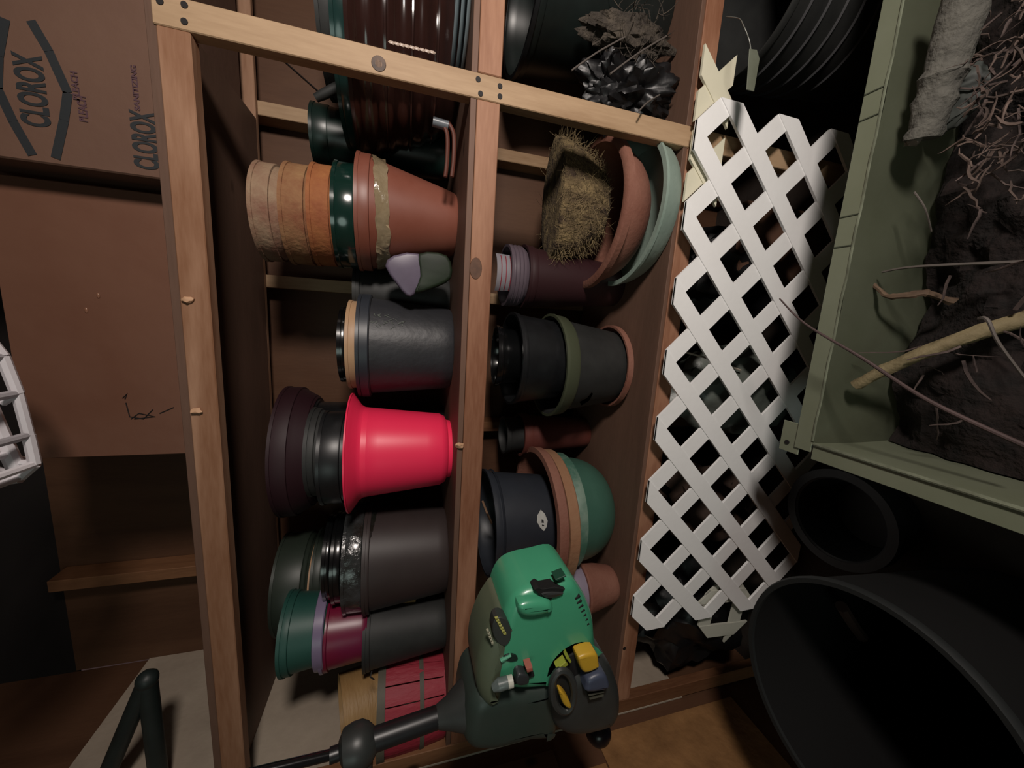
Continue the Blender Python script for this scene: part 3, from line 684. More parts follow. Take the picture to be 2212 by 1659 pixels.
tb = bmesh.new(); lump(tb, (.69, .12, z2 + .13), .10, .6, 5, 2.2, 11, (.9, .75, 1.35)); mk('film', tb, BAG, T)
for k, (p, q) in enumerate((((1235, 152), (1350, 80)), ((1318, 160), (1440, 78)), ((1380, 240), (1425, 205)))):
    a = at(*p, Y=-.03); b = at(*q, Y=.02)
    T = thing('dry_twig', ['long thin dry twig across the huge black pot', 'thin pale twig leaning over the black bag', 'short dry twig low beside the right timber post'][k], 'twig', tuple(a))
    tb = bmesh.new(); tube(tb, curve([a, (a + b) / 2 + Vector((0, 0, .006)), b], 4), .0022, 6); mk('stem', tb, mat('grey_twig', '#6a625c', .7), T)

# ------------------------------------------------------------------ white lattice panels
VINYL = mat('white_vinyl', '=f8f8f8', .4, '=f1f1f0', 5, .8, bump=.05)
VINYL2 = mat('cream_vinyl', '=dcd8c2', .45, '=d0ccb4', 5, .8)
def lattice(label, O, pitch, x0, x1, z0, z1_, yf, ang, m, halfw=.027, thick=.008):
    """diagonal strips in a vertical plane, cut to a rectangle turned by ang about O"""
    T = thing('lattice_panel', label, 'lattice', ((x0 + x1) / 2 + O[0], yf, z0 + O[1]))
    ca, sa = math.cos(ang), math.sin(ang); R2 = lambda p: (O[0] + p[0] * ca - p[1] * sa, O[1] + p[0] * sa + p[1] * ca)
    s2 = math.sqrt(.5)
    for layer, (dx, dz) in enumerate(((s2, s2), (s2, -s2))):
        nx, nz = -dz, dx; K = int(3 / (pitch * s2)) + 2
        for k in range(-K, K):
            off = (k + .5) * pitch * s2
            c = (nx * off, nz * off)
            poly = [(c[0] + dx * s * 4 + nx * t * halfw, c[1] + dz * s * 4 + nz * t * halfw) for s, t in ((-1, -1), (1, -1), (1, 1), (-1, 1))]
            for n, d in (((1, 0), x1), ((-1, 0), -x0), ((0, 1), z1_), ((0, -1), -z0)):
                poly = clip(poly, n, d)
                if len(poly) < 3: break
            if len(poly) < 3: continue
            area_ = abs(sum(poly[i][0] * poly[(i+1) % len(poly)][1] - poly[(i+1) % len(poly)][0] * poly[i][1] for i in range(len(poly)))) / 2
            if area_ < .0015: continue
            w_ = [R2(p) for p in poly]; tb = bmesh.new(); y0 = yf + layer * (thick * .35); y1 = y0 + thick
            A = [tb.verts.new((p[0], y0, p[1])) for p in w_]; Q = [tb.verts.new((p[0], y1, p[1])) for p in w_]
            tb.faces.new(A); tb.faces.new(list(reversed(Q)))
            for i in range(len(A)): tb.faces.new((A[i], Q[i], Q[(i+1) % len(A)], A[(i+1) % len(A)]))
            mk('slat', tb, m, T, smooth=False)
    return T
P_ = .2113
# origin at the centre of the first hole
lattice('front white lattice panel of crossed diagonal strips leaning against the lower rail', (.5363, .4278), P_, -7.5 * P_, .5 * P_, -3.0 * P_, .5 * P_, -.052, 0, VINYL)
cr = at(1546, 190, Y=-.030)
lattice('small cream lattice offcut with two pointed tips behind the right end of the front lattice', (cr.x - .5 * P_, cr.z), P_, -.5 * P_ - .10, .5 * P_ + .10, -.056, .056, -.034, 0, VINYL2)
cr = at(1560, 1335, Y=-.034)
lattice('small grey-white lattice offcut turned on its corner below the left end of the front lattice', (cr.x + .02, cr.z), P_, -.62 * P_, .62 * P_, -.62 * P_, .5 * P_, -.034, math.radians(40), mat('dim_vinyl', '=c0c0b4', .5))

# ------------------------------------------------------------------ under the lower shelf
DG = mat('grey_green_film', '#59605a', .4, '#7a8078', 5, .8, bump=.4, bscale=20)
def heap(name, label, cat, c, r, m, sq=(1, 1, 1), seed=1, amp=.45, part='mass', ground=FZ):
    tb = bmesh.new(); lump(tb, (0, 0, 0), r, amp, 4, 2.0, seed, sq); lo = min(v.co.z for v in tb.verts)
    T = thing(name, label, cat, (c[0], c[1], ground)); bmesh.ops.translate(tb, verts=tb.verts, vec=(0, 0, -lo)); 
    hs = max(v.co.z for v in tb.verts)
    mk(part, tb, m, T, world=False); return T
heap('garden_bag', 'pale grey-green plastic bag seen through the lattice under the lower shelf', 'bag', (-.22, .12), .2, DG, (.8, .6, 1.45), 4, .25, 'film')
heap('black_bag', 'black rubbish bag under the left end of the lower shelf', 'bag', (-1.18, .16), .24, BAG, (.9, .7, 1.1), 8, .35, 'film')
heap('black_bag', 'dark bag behind the middle of the lattice, right of the pale bag', 'bag', (.22, .22), .2, BAG, (.85, .7, 1.3), 21, .35, 'film')
heap('burlap_bundle', 'brown bundle behind the lattice beside the black rubbish bag', 'bundle', (-.72, .2), .18, mat('brown_cloth', '#3c2c24', .9, '#594438', 8), (.9, .7, 1.2), 14, .4, 'cloth')
T = thing('lath', 'thin pale lath lying against the pale bag behind the lattice', 'lath', tuple(at(1470, 760, Y=.02)))
tb = bmesh.new(); tube(tb, [at(1466, 757, Y=.02), at(1530, 774, Y=.02), at(1600, 800, Y=.02)], .0035, 6); mk('strip', tb, mat('pale_lath', '#b8ac9c', .6), T)
tb = bmesh.new(); T = thing('cardboard_piece', 'brown cardboard piece behind the lattice beside the post foot', 'cardboard', (.34, .1, FZ))
box(tb, (.18, .10, FZ), (.46, .125, .16), .002); mk('card', tb, mat('brown_card', '#6a4a38', .8), T, smooth=False)

# ribbed black nursery tray and tag, right of the post below the lower shelf
T = thing('ribbed_pot', 'large black ribbed pot below the lower shelf right of the post, with a pale tag', 'pot', (.98, .06, FZ))
rb, rr, h = .15, .21, .56
mk('body', lathe(bmesh.new(), pot_profile(rb, rr, h, .02, .004), seg=64), BLACKM, T, world=False)
for k in range(5):
    u = .45 + k * .11; r = rb + (rr - rb) * u; mk('rib', lathe(bmesh.new(), [(r - .004, h * u - .004), (r + .005, h * u), (r - .004, h * u + .004)], seg=64), mat('worn_black_rib', '#4a4a4c', .4), T, world=False)
tag = px_outline([(1618, 106), (1634, 108), (1640, 128), (1628, 198), (1612, 194), (1615, 150)], -.16)
Tt = thing('plant_tag', 'pale grey-green plant tag hanging on a wire over the ribbed black pot', 'tag', tuple(at(1625, 150, Y=-.16)))
mk('card', puff(bmesh.new(), tag, -.1615, -.16, .0005, 1), mat('pale_tag', '#7c8272', .6, '#686c5c', 10), Tt, smooth=False)
tb = bmesh.new(); tube(tb, curve([at(1622, 108, Y=-.16), at(1618, 85, Y=-.16), at(1606, 55, Y=-.15), at(1596, 40, Y=-.08), at(1568, 36, Y=-.0015)]), .0012, 5); mk('wire', tb, mat('tag_wire', '#8a8c84', .4), Tt)

# ------------------------------------------------------------------ metal bin with dead branches
ZR = .30; GM = mat('grey_green_painted_metal', '#848a72', .38, '#969c86', 4, .8, bump=.06, bscale=12, metal=.15)
GMD = mat('worn_metal_edge', '#a8b098', .3, '#767a68', 20, .6, metal=.3)
c0 = at(1722, 950, Z=ZR); XB0 = c0.x; YB1 = at(1810, 500, Z=ZR).y; YI = at(1862, 450, Z=ZR).y
XB1 = 1.25; YB0 = -1.25
T = thing('metal_bin', 'rectangular grey-green sheet metal bin with folded rim, full of dead branches', 'bin', ((XB0 + XB1) / 2, (YB0 + YI) / 2, FZ))
xi = XB0 + .004
# far wall with shallow dents
tb = bmesh.new(); nx, nz = 60, 16; g = []
for i in range(nx + 1):
    row = []
    for k in range(nz + 1):
        x = xi + (XB1 - xi) * i / nx; z = ZR - (ZR - FZ - .01) * k / nz
        row.append(tb.verts.new((x, YI + .010 * mn.noise(Vector((x * 5, z * 4, 1))) - .005 * math.cos((x - xi) * 26) * min(1, k / 3), z)))
    g.append(row)
for i in range(nx):
    for k in range(nz): tb.faces.new((g[i][k], g[i+1][k], g[i+1][k+1], g[i][k+1]))
bmesh.ops.solidify(tb, geom=tb.faces[:], thickness=.003)
mk('back_wall', tb, GM, T)
mk('side_wall', B((xi - .004, YB0, FZ + .004), (xi, YI, ZR), .0008), GM, T, smooth=False)
mk('side_wall', B((XB1, YB0, FZ + .004), (XB1 + .004, YI, ZR), .0008), GM, T, smooth=False)
mk('front_wall', B((xi, YB0 - .004, FZ + .004), (XB1, YB0, ZR), .0008), GM, T, smooth=False)
mk('bottom', B((xi, YB0, FZ + .001), (XB1, YI, FZ + .004), 0), GM, T, smooth=False)
mk('rim_flange', B((XB0 - .02, YI, ZR), (XB1, YB1, ZR + .004), .001), GM, T, smooth=False)
tb = bmesh.new(); tube(tb, [(XB0 + .01 + (XB1 - XB0) * k / 30, YI, ZR + .004 + .0015 * math.sin(k * 2.1)) for k in range(31)], .0028, 6); mk('rim_crease', tb, GMD, T)
WF = .040
mk('rim_flange', B((xi - WF, YB0, ZR + .0), (xi, YI - .004, ZR + .004), .001), GM, T, smooth=False)
tb = bmesh.new(); tube(tb, [(xi, YI - .006, ZR + .006), (xi + .002, (YI + YB0) / 2, ZR + .007), (xi, YB0, ZR + .006)], .0045, 8); mk('rolled_edge', tb, GMD, T)
ct = at(1703, 950, Z=ZR)
mk('corner_tab', B((ct.x - .032, ct.y - .03, ZR - .004), (ct.x + .05, ct.y + .022, ZR - .001), .004), GM, T, smooth=False)
tb = bmesh.new(); q = at(1700, 955, Z=ZR); bmesh.ops.create_cone(tb, segments=14, radius1=.006, radius2=.006, depth=.003, cap_ends=True, matrix=Matrix.Translation((q.x, q.y, ZR))); mk('rivet_hole', tb, NAIL, T)
for py in (205, 262, 470, 535):
    a = at(1870 - (py - 205) * .2, py, Z=ZR + .004)
    tb = bmesh.new(); box(tb, (a.x - .0012, YI, ZR + .004), (a.x + .0012, YB1 - .002, ZR + .006), 0); mk('flange_strip', tb, mat('dark_strip_green', '#4a5040', .6), T, smooth=False)  # thin dark strips across the far flange

# debris heap in the bin
tb = bmesh.new(); g = []; nx, ny = 70, 46
for i in range(nx + 1):
    row = []
    for k in range(ny + 1):
        x = xi + .004 + (XB1 - xi - .01) * i / nx; y = YB0 + .006 + (YI - .02 - YB0) * k / ny
        z = .13 + .05 * (i / nx) + .06 * mn.noise(Vector((x * 6, y * 6, 0))) + .03 * mn.noise(Vector((x * 22, y * 22, 3))) - .09 * max(0, k / ny - .8) / .2
        row.append(tb.verts.new((x, y, z)))
    g.append(row)
for i in range(nx):
    for k in range(ny): tb.faces.new((g[i][k], g[i+1][k], g[i+1][k+1], g[i][k+1]))
T = setp(mk('leaf_litter', tb, mat('dark_leaf_litter', '#0d0a09', .95, '#2a1c18', 18, .7, bump=1, bscale=50)), 'dark leaf litter and soil filling the grey-green metal bin', 'leaf litter', kind='stuff')
tb = bmesh.new(); rnd = random.Random(11)
for k in range(420):
    dense = rnd.random() < .6
    x = rnd.uniform(.35, 1.15) if dense else rnd.uniform(xi + .1, 1.1); y = rnd.uniform(YB0 + .1, YI - .10); z = .16 + .05 * (x - xi) / 1.5 + rnd.uniform(-.01, .06)
    p = Vector((x, y, z)); d = Vector((rnd.uniform(-1, 1), rnd.uniform(-.7, .7), rnd.uniform(-.25, .35))).normalized(); L_ = rnd.uniform(.015, .06); pts = [p]
    for s in range(4):
        d = (d + Vector((rnd.uniform(-.35, .35), rnd.uniform(-.35, .35), rnd.uniform(-.25, .25)))).normalized(); p = p + d * L_ * .5
        p.x = max(xi + .02, min(XB1 - .02, p.x)); p.y = min(YI - .03, p.y); pts.append(p.copy())
    r = rnd.uniform(.0012, .0035); tube(tb, pts, [r, r, r * .9, r * .7, r * .4], 5, cap=False)
setp(mk('twigs', tb, mat('dead_twig', '#2e2220', .85, '#6e5d58', 9, .35)), 'tangle of thin dead twigs over the leaf litter in the metal bin', 'twigs', kind='stuff')
def stick(name, label, cat, pts, rads, m, seg=9, part='stem', bumpy=0):
    T = thing(name, label, cat, tuple(pts[0])); c = curve(pts, 6); n = len(c)
    rr = [rads[0] + (rads[1] - rads[0]) * i / (n - 1) for i in range(n)]
    if bumpy: rr = [r * (1 + bumpy * mn.noise(Vector((i * .7, r, 3)))) for i, r in enumerate(rr)]
    tb = bmesh.new(); tube(tb, c, rr, seg)
    if bumpy:
        for v in tb.verts: v.co += Vector((mn.noise(v.co * 30), mn.noise(v.co * 30 + Vector((5, 0, 0))), mn.noise(v.co * 30 + Vector((0, 7, 0))))) * bumpy * .012
    mk(part, tb, m, T); return T
ST = mat('tan_stick', '#7d6f50', .8, '#9a8c68', 12, .7, bump=.5, bscale=50); TW = mat('pink_twig', '#5a4644', .7, '#4a3836', 12)
stick('broken_branch', 'thick tan branch with a pale broken end in the metal bin', 'branch', [at(1848, 832, Z=.24), at(1930, 790, Z=.23), at(2060, 738, Z=.2), at(2240, 680, Z=.14)], (.0125, .016), ST, 10, bumpy=.3)
stick('long_twig', 'long thin dark twig reaching from the lattice over the metal bin', 'twig', [at(1684, 645, Z=.42), at(1740, 700, Z=.40), at(1860, 772, Z=.38), at(2010, 868, Z=.32), at(2240, 975, Z=.26)], (.0016, .005), TW)
stick('hooked_twig', 'short hooked twig at the near side of the metal bin', 'twig', [at(2116, 688, Z=.3), at(2134, 692, Z=.31), at(2160, 745, Z=.3), at(2240, 850, Z=.26)], (.0035, .0022), MATS['grey_twig'], 6)
stick('curled_root', 'curled brown root end at the middle of the metal bin', 'root', [at(1890, 615, Z=.2), at(1920, 640, Z=.21), at(1960, 640, Z=.2), at(2000, 630, Z=.18), at(2060, 650, Z=.14)], (.004, .009), mat('root_brown', '#5a4636', .85, '#7d6650', 14), 7, bumpy=.6)
stick('straight_twig', 'long straight pale twig pointing away over the metal bin', 'twig', [at(1905, 588, Z=.22), at(1980, 576, Z=.22), at(2240, 564, Z=.2)], (.0022, .0035), MATS['grey_twig'], 6)
stick('straw_stem', 'pale dry stem curling up near the far wall of the metal bin', 'twig', [at(1975, 415, Z=.25), at(1998, 450, Z=.24), at(2012, 500, Z=.2)], (.002, .0015), MATS['grey_twig'], 6)
LOG = mat('pale_grey_bark', '#77756c', .9, '#5c5a54', 16, .6, bump=1, bscale=45)
stick('bark_log', 'pale grey rough-barked log lying over the metal bin with a broken end', 'log', [at(1992, 300, Z=.26), at(2025, 200, Z=.27), at(2060, 90, Z=.28), at(2105, -60, Z=.30)], (.030, .036), LOG, 18, 'bark', bumpy=.35)
tb = bmesh.new()
for k in range(6):
    lump(tb, at(1978 + 7 * (k % 3), 292 + 12 * (k // 3), Z=.255) + Vector((0, 0, .004 * k)), .012, .6, 2, 3, k, (1, 1, .8))
T = thing('wood_chips', 'pale broken wood bits at the end of the bark log', 'wood chips', tuple(at(1985, 310, Z=.25)))
mk('chips', tb, mat('pale_wood_bits', '#8d8478', .8), T)
heap('stone', 'flat grey stone beside the bark log', 'stone', tuple(at(2062, 215, Z=.16))[:2], .055, mat('slate_grey', '#4b504c', .6), (1.2, 1, .35), 9, .2, 'rock', .155)
# rooty clump at the right
RT_ = mat('pale_root', '#453832', .85, '#7a665c', 14)
T = thing('root_clump', 'tangled clump of pale roots and bark at the far right end of the metal bin', 'roots', tuple(at(2130, 150, Z=.2)))
tb = bmesh.new(); rnd = random.Random(21)
for k in range(95):
    p = at(rnd.uniform(2080, 2230), rnd.uniform(-20, 430), Z=.26) + Vector((0, 0, rnd.uniform(-.04, .03))); pts = [p]; d = Vector((rnd.uniform(-1, 1), rnd.uniform(-1, 1), rnd.uniform(-.6, .6))).normalized()
    for s in range(5):
        d = (d + Vector((rnd.uniform(-.6, .6), rnd.uniform(-.6, .6), rnd.uniform(-.5, .5)))).normalized(); p = p + d * rnd.uniform(.006, .014); pts.append(p)
    r = rnd.uniform(.0008, .003); tube(tb, pts, [r * .7, r, r, r * .9, r * .6, r * .3], 5, cap=False)
mk('roots', tb, RT_, T, kind='stuff')

# ------------------------------------------------------------------ round containers at the near left
DK = mat('dark_grey_plastic', '#2a2d30', .5, '#232528', 6)
zc = -.04
c = at(1800, 1112, Z=zc); e1 = at(1800, 1012, Z=zc); e2 = at(1800, 1222, Z=zc); r = (e1 - e2).length / 2 * .98; c = (e1 + e2) / 2
T = pot('dark grey round pot with thick rim beside the metal bin corner', DK, c.x, c.y - .01, FZ, r * .8, r, zc - FZ, .05, .006, .018, cat='pot')
zc = .36
cpt = [at(*p, Z=zc) for p in ((1622, 1330), (1780, 1250), (1960, 1345), (2190, 1560))]
def circ(a, b, c_):
    ax, ay, bx, by, cx, cy = a.x, a.y, b.x, b.y, c_.x, c_.y; d = 2 * (ax * (by - cy) + bx * (cy - ay) + cx * (ay - by))
    ux = ((ax**2+ay**2)*(by-cy)+(bx**2+by**2)*(cy-ay)+(cx**2+cy**2)*(ay-by))/d; uy = ((ax**2+ay**2)*(cx-bx)+(bx**2+by**2)*(ax-cx)+(cx**2+cy**2)*(bx-ax))/d
    return ux, uy, math.hypot(ax - ux, ay - uy)
ux, uy, ur = circ(cpt[0], cpt[1], cpt[3])
print('BIN', ux, uy, ur)
T = thing('rubbish_bin', 'big round black open bin at the near left, in front of the lattice', 'bin', (ux, uy, FZ))
hB = zc - FZ
mk('body', lathe(bmesh.new(), [(.001, 0), (ur * .82, 0), (ur * .98, hB - .01), (ur * .98, hB), (ur * .955, hB), (ur * .8, .01), (.001, .01)], seg=72), mat('bin_black', '#121212', .85, spec=.25), T, world=False)
mk('rim', lathe(bmesh.new(), [(ur * .975, hB - .02), (ur, hB - .016), (ur * 1.005, hB - .004), (ur * .99, hB + .004), (ur * .95, hB + .003), (ur * .95, hB - .005)], seg=72), mat('bin_rim', '#181c1c', .7), T, world=False)
stick('garden_stake', 'dim brown wooden stake standing inside the big black bin', 'stake', [at(1818, 1310, Z=.20), at(1840, 1345, Z=.12), at(1862, 1375, Z=.04)], (.014, .014), mat('dim_stake', '#4a342c', .8), 8)
heap('dim_ball', 'dim brown ball lying in the big black bin', 'ball', tuple(at(1840, 1487, Z=FZ + .02))[:2], .02, mat('dim_stake'), (1, 1, 1), 2, .05, 'ball', FZ + .0115)

# ------------------------------------------------------------------ string trimmer hanging in front of the shelf
YT = -.40
G = mat('trimmer_green', '=3c8c6a', .32, '=449874', 4, .8, coat=.25)
GO = mat('trimmer_olive', '=5c6450', .45, '=4a5646', 5, .8)
HB = mat('trimmer_black', '=2a2d2c', .42, '=333635', 8)
YEL = mat('trimmer_yellow', '#d8ac34', .4)
T = thing('string_trimmer', 'green and black petrol string trimmer hanging engine down in front of the shelves', 'string trimmer', tuple(at(1150, 1420, Y=YT)))
def shape(name, pp, yf, yb, bev, m, sm=3, st=4, parent=None, label=None):
    return mk(name, puff(bmesh.new(), smooth_outline(px_outline(pp, yf + (yb - yf) * .35), sm) if sm else px_outline(pp, yf), yf, yb, bev, st), m, parent or T, label=label)
cover = shape('engine_cover', [(1126, 1246), (1170, 1235), (1217, 1226), (1242, 1252), (1257, 1281), (1266, 1311), (1270, 1355), (1274, 1390), (1262, 1388), (1250, 1377), (1231, 1370), (1208, 1381), (1190, 1404), (1181, 1446), (1154, 1452), (1115, 1454), (1080, 1450), (1060, 1440), (1050, 1400), (1056, 1360), (1072, 1325), (1084, 1288), (1100, 1262)], YT - .05, YT + .07, .022, G, label='green engine cover')
shape('cover_side', [(1079, 1303), (1096, 1330), (1100, 1375), (1085, 1430), (1078, 1480), (1050, 1500), (1030, 1480), (1024, 1440), (1030, 1395), (1045, 1352), (1062, 1322)], YT - .052, YT + .06, .03, GO, label='olive side of the cover, dust and light difference in its colour')  # olive colour combines dust with how differently this side is lit
shape('engine_housing', [(1040, 1462), (1090, 1452), (1150, 1446), (1190, 1440), (1200, 1480), (1196, 1530), (1188, 1562), (1160, 1566), (1130, 1568), (1090, 1578), (1050, 1585), (1012, 1582), (996, 1560), (1000, 1520), (1012, 1485)], YT - .045, YT + .075, .03, mat('trimmer_dark_green', '=283630', .45, '=323a36', 6))
shape('foot_tab', [(1138, 1560), (1170, 1556), (1186, 1565), (1184, 1580), (1150, 1592), (1143, 1582)], YT - .02, YT + .03, .005, mat('trimmer_dark_green'), 0)
shape('muffler_cavity', [(1185, 1440), (1188, 1408), (1207, 1384), (1232, 1373), (1252, 1386), (1260, 1412), (1240, 1440)], YT - .0535, YT + .06, .003, mat('cavity_black', '#050505', .8))
shape('starter_housing', [(1176, 1470), (1190, 1440), (1225, 1412), (1262, 1398), (1296, 1404), (1314, 1432), (1325, 1470), (1324, 1510), (1304, 1538), (1270, 1550), (1230, 1556), (1196, 1548), (1176, 1520)], YT - .062, YT + .07, .035, HB)
shape('starter_cap', [(1250, 1410), (1283, 1403), (1290, 1425), (1288, 1436), (1258, 1446), (1246, 1422)], YT - .076, YT - .05, .006, YEL, 3, label='yellow cap')
shape('air_filter_cover', [(1262, 1472), (1268, 1458), (1298, 1446), (1310, 1462), (1308, 1480), (1264, 1486)], YT - .082, YT - .05, .008, mat('blue_grey_plastic', '#4a5266', .4), 3, label='blue-grey cover')
for k in range(4):
    shape('cooling_fin', [(1268 + k * 2, 1486 + k * 8), (1308 - k, 1478 + k * 8), (1308 - k, 1482 + k * 8), (1268 + k * 2, 1490 + k * 8)], YT - .074, YT - .05, .002, mat('fin_olive', '#38382a', .5), 0, 1)
# choke ring and lever
q0 = at(1216, 1492, Y=YT - .07); tb = bmesh.new(); rp = []
for k in range(33):
    a = 2 * PI * k / 32; pxy = (1216 + 24 * math.cos(a) + 10 * math.sin(a) * .2, 1492 + 44 * math.sin(a)); rp.append(at(pxy[0], pxy[1], Y=YT - .068))
tube(tb, rp, .007, 8, False); mk('choke_ring', tb, HB, T)
shape('choke_recess', [(1216 + 20 * math.cos(a), 1492 + 40 * math.sin(a)) for a in [2 * PI * k / 14 for k in range(14)]], YT - .0635, YT - .03, .001, mat('cavity_black'), 0, 1)
shape('choke_lever', [(1206, 1492), (1212, 1489), (1224, 1502), (1232, 1520), (1226, 1525), (1214, 1515)], YT - .078, YT - .06, .004, YEL, 3, label='yellow choke lever')
for pp in ([(1203, 1446), (1222, 1430), (1228, 1437), (1206, 1451)], [(1224, 1424), (1228, 1417), (1235, 1430), (1231, 1433)]):
    shape('caution_label', pp, YT - .066, YT - .05, .001, mat('yellow_green_label', '#a8b040', .5), 0, 1, label='yellow-green label')
# details on the cover
slot = shape('pull_cord_slot', [(1154, 1274), (1163, 1268), (1172, 1273), (1198, 1268), (1221, 1273), (1204, 1286), (1196, 1290), (1190, 1297), (1184, 1290), (1168, 1289)], YT - .053, YT - .03, .001, mat('cavity_black'), 0, 1)
shape('cord_grip', [(1166, 1277), (1180, 1273), (1200, 1273), (1214, 1275), (1200, 1283), (1178, 1286)], YT - .056, YT - .03, .003, mat('cord_grip_grey', '#3a3c3c', .4), 2, 2)
shape('cover_boss', [(1118, 1300), (1150, 1290), (1182, 1292), (1192, 1305), (1188, 1316), (1150, 1326), (1122, 1322)], YT - .064, YT - .03, .012, G, 3)
for k in range(7):
    a, b = 1246 + k * 3.2, 1288 + k * 10
    shape('vent_slit', [(a - 4, b + 5), (a + 7, b - 2), (a + 9, b + 1), (a - 2, b + 8)], YT - .0505 + k * .0002, YT - .0, .0008, mat('cavity_black'), 0, 1)
for pp in ([(1200, 1252), (1222, 1243), (1224, 1246), (1204, 1255)],):
    shape('vent_slit', pp, YT - .0515, YT - .03, .0008, mat('dark_green_groove', '#124a36', .6), 0, 1)
shape('screw_recess', [(1085, 1412), (1098, 1405), (1112, 1408), (1116, 1418), (1104, 1422), (1092, 1420)], YT - .0525, YT - .03, .001, mat('dark_hole_green', '#0a2a20', .6), 3, 1)
shape('screw_lip', [(1081, 1428), (1104, 1416), (1106, 1420), (1084, 1434)], YT - .056, YT - .03, .002, mat('pale_green_lip', '#5fae8c', .3), 0, 1)
badge = shape('badge', [(1066, 1332), (1080, 1326), (1094, 1334), (1102, 1354), (1100, 1376), (1088, 1388), (1072, 1380), (1062, 1356)], YT - .0535, YT - .03, .0015, mat('badge_grey', '#3a3f3c', .5), 2, 1)
# the faded name on the badge: short strokes of yellow and grey
for k in range(7):
    u = k / 6; a, b = 1072 + 18 * u, 1335 + 34 * u
    mk('lettering', puff(bmesh.new(), px_outline([(a - 3.4, b - 1.2), (a + 3.0, b - 3.0), (a + 3.8, b + .6), (a - 2.4, b + 2.6)], YT - .0545), YT - .0555, YT - .053, .0003, 1), mat('badge_yellow', '#b4b45c', .5), badge)
for k in range(5):
    u = k / 4; a, b = 1053 + 10 * u, 1364 + 26 * u
    shape('lettering', [(a - 2, b - 1), (a + 3, b - 2.6), (a + 3.6, b + 1.6), (a - 1.2, b + 3)], YT - .0545, YT - .05, .0003, mat('badge_pale', '#a8a890', .5), 0, 1)
# fuel line, primer, switch
tb = bmesh.new(); tube(tb, [at(1066, 1486, Y=YT - .062), at(1078, 1479, Y=YT - .064), at(1098, 1473, Y=YT - .064)], [.007, .011, .0105], 12); mk('primer_bulb', tb, mat('primer_grey', '#6c7876', .3), T, label='grey primer bulb')
tb = bmesh.new(); tube(tb, [at(1096, 1474, Y=YT - .066), at(1107, 1471, Y=YT - .066)], .0105, 12); mk('primer_button', tb, mat('white_button', '#d8d8cc', .4), T, label='white button')
shape('switch_box', [(1112, 1454), (1120, 1446), (1138, 1450), (1140, 1466), (1124, 1472), (1112, 1468)], YT - .068, YT - .04, .004, mat('switch_grey', '#34383a', .4), 2)
shape('stop_switch', [(1137, 1446), (1151, 1442), (1152, 1451), (1139, 1455)], YT - .070, YT - .04, .003, mat('red_switch', '#b06658', .4), 0, 2, label='faded red stop switch')
shape('bracket', [(1072, 1496), (1090, 1490), (1140, 1470), (1156, 1462), (1152, 1450), (1132, 1444), (1112, 1452), (1108, 1474), (1080, 1488)], YT - .055, YT - .03, .003, mat('cavity_black'), 0, 1)
# clutch cone, shaft, grip
def ta(px, py, y=YT): return at(px, py, Y=y)
S1, S2 = ta(1040, 1510, YT + .01), ta(955, 1548, YT + .01)
tb = bmesh.new(); tube(tb, [ta(1052, 1508, YT + .015), ta(1030, 1514, YT + .013), ta(1000, 1527, YT + .012), ta(968, 1541, YT + .01), ta(945, 1549, YT + .01)], [.058, .056, .044, .028, .020], 24); mk('clutch_cone', tb, HB, T)
tb = bmesh.new(); tube(tb, [ta(950, 1547, YT + .01), ta(790, 1604, YT - .005)], .0195, 20); mk('upper_tube', tb, BLACK, T)
tb = bmesh.new(); tube(tb, [ta(812, 1594, YT - .003), ta(800, 1600, YT - .004), ta(785, 1606, YT - .005), ta(765, 1613, YT - .006), ta(745, 1621, YT - .007), ta(735, 1626, YT - .008)], [.019, .030, .036, .036, .032, .018], 24); mk('throttle_grip', tb, HB, T)
shape('trigger', [(752, 1620), (800, 1600), (806, 1640), (796, 1690), (752, 1700), (740, 1660)], YT - .03, YT + .02, .012, HB)
tb = bmesh.new(); tube(tb, [ta(742, 1622, YT - .007), ta(712, 1633, YT - .010)], .0125, 16); mk('shaft_collar', tb, BLACK, T)
tb = bmesh.new(); p0, p1 = ta(740, 1624, YT - .008), ta(560, 1668, YT - .025); tube(tb, [p0, p1, p0 + (p1 - p0).normalized() * .95], .0085, 16); mk('shaft', tb, mat('glossy_black_metal', '#1a1c1e', .2, metal=.3, coat=.5), T)
tb = bmesh.new(); tube(tb, [ta(1275, 1545, YT + .02), ta(1288, 1560, YT + .05)], .012, 12); mk('filler_neck', tb, HB, T)
tb = bmesh.new(); lump(tb, ta(1292, 1580, YT + .05), .031, .06, 3); mk('fuel_cap', tb, mat('fuel_cap_black', '#141218', .3), T)

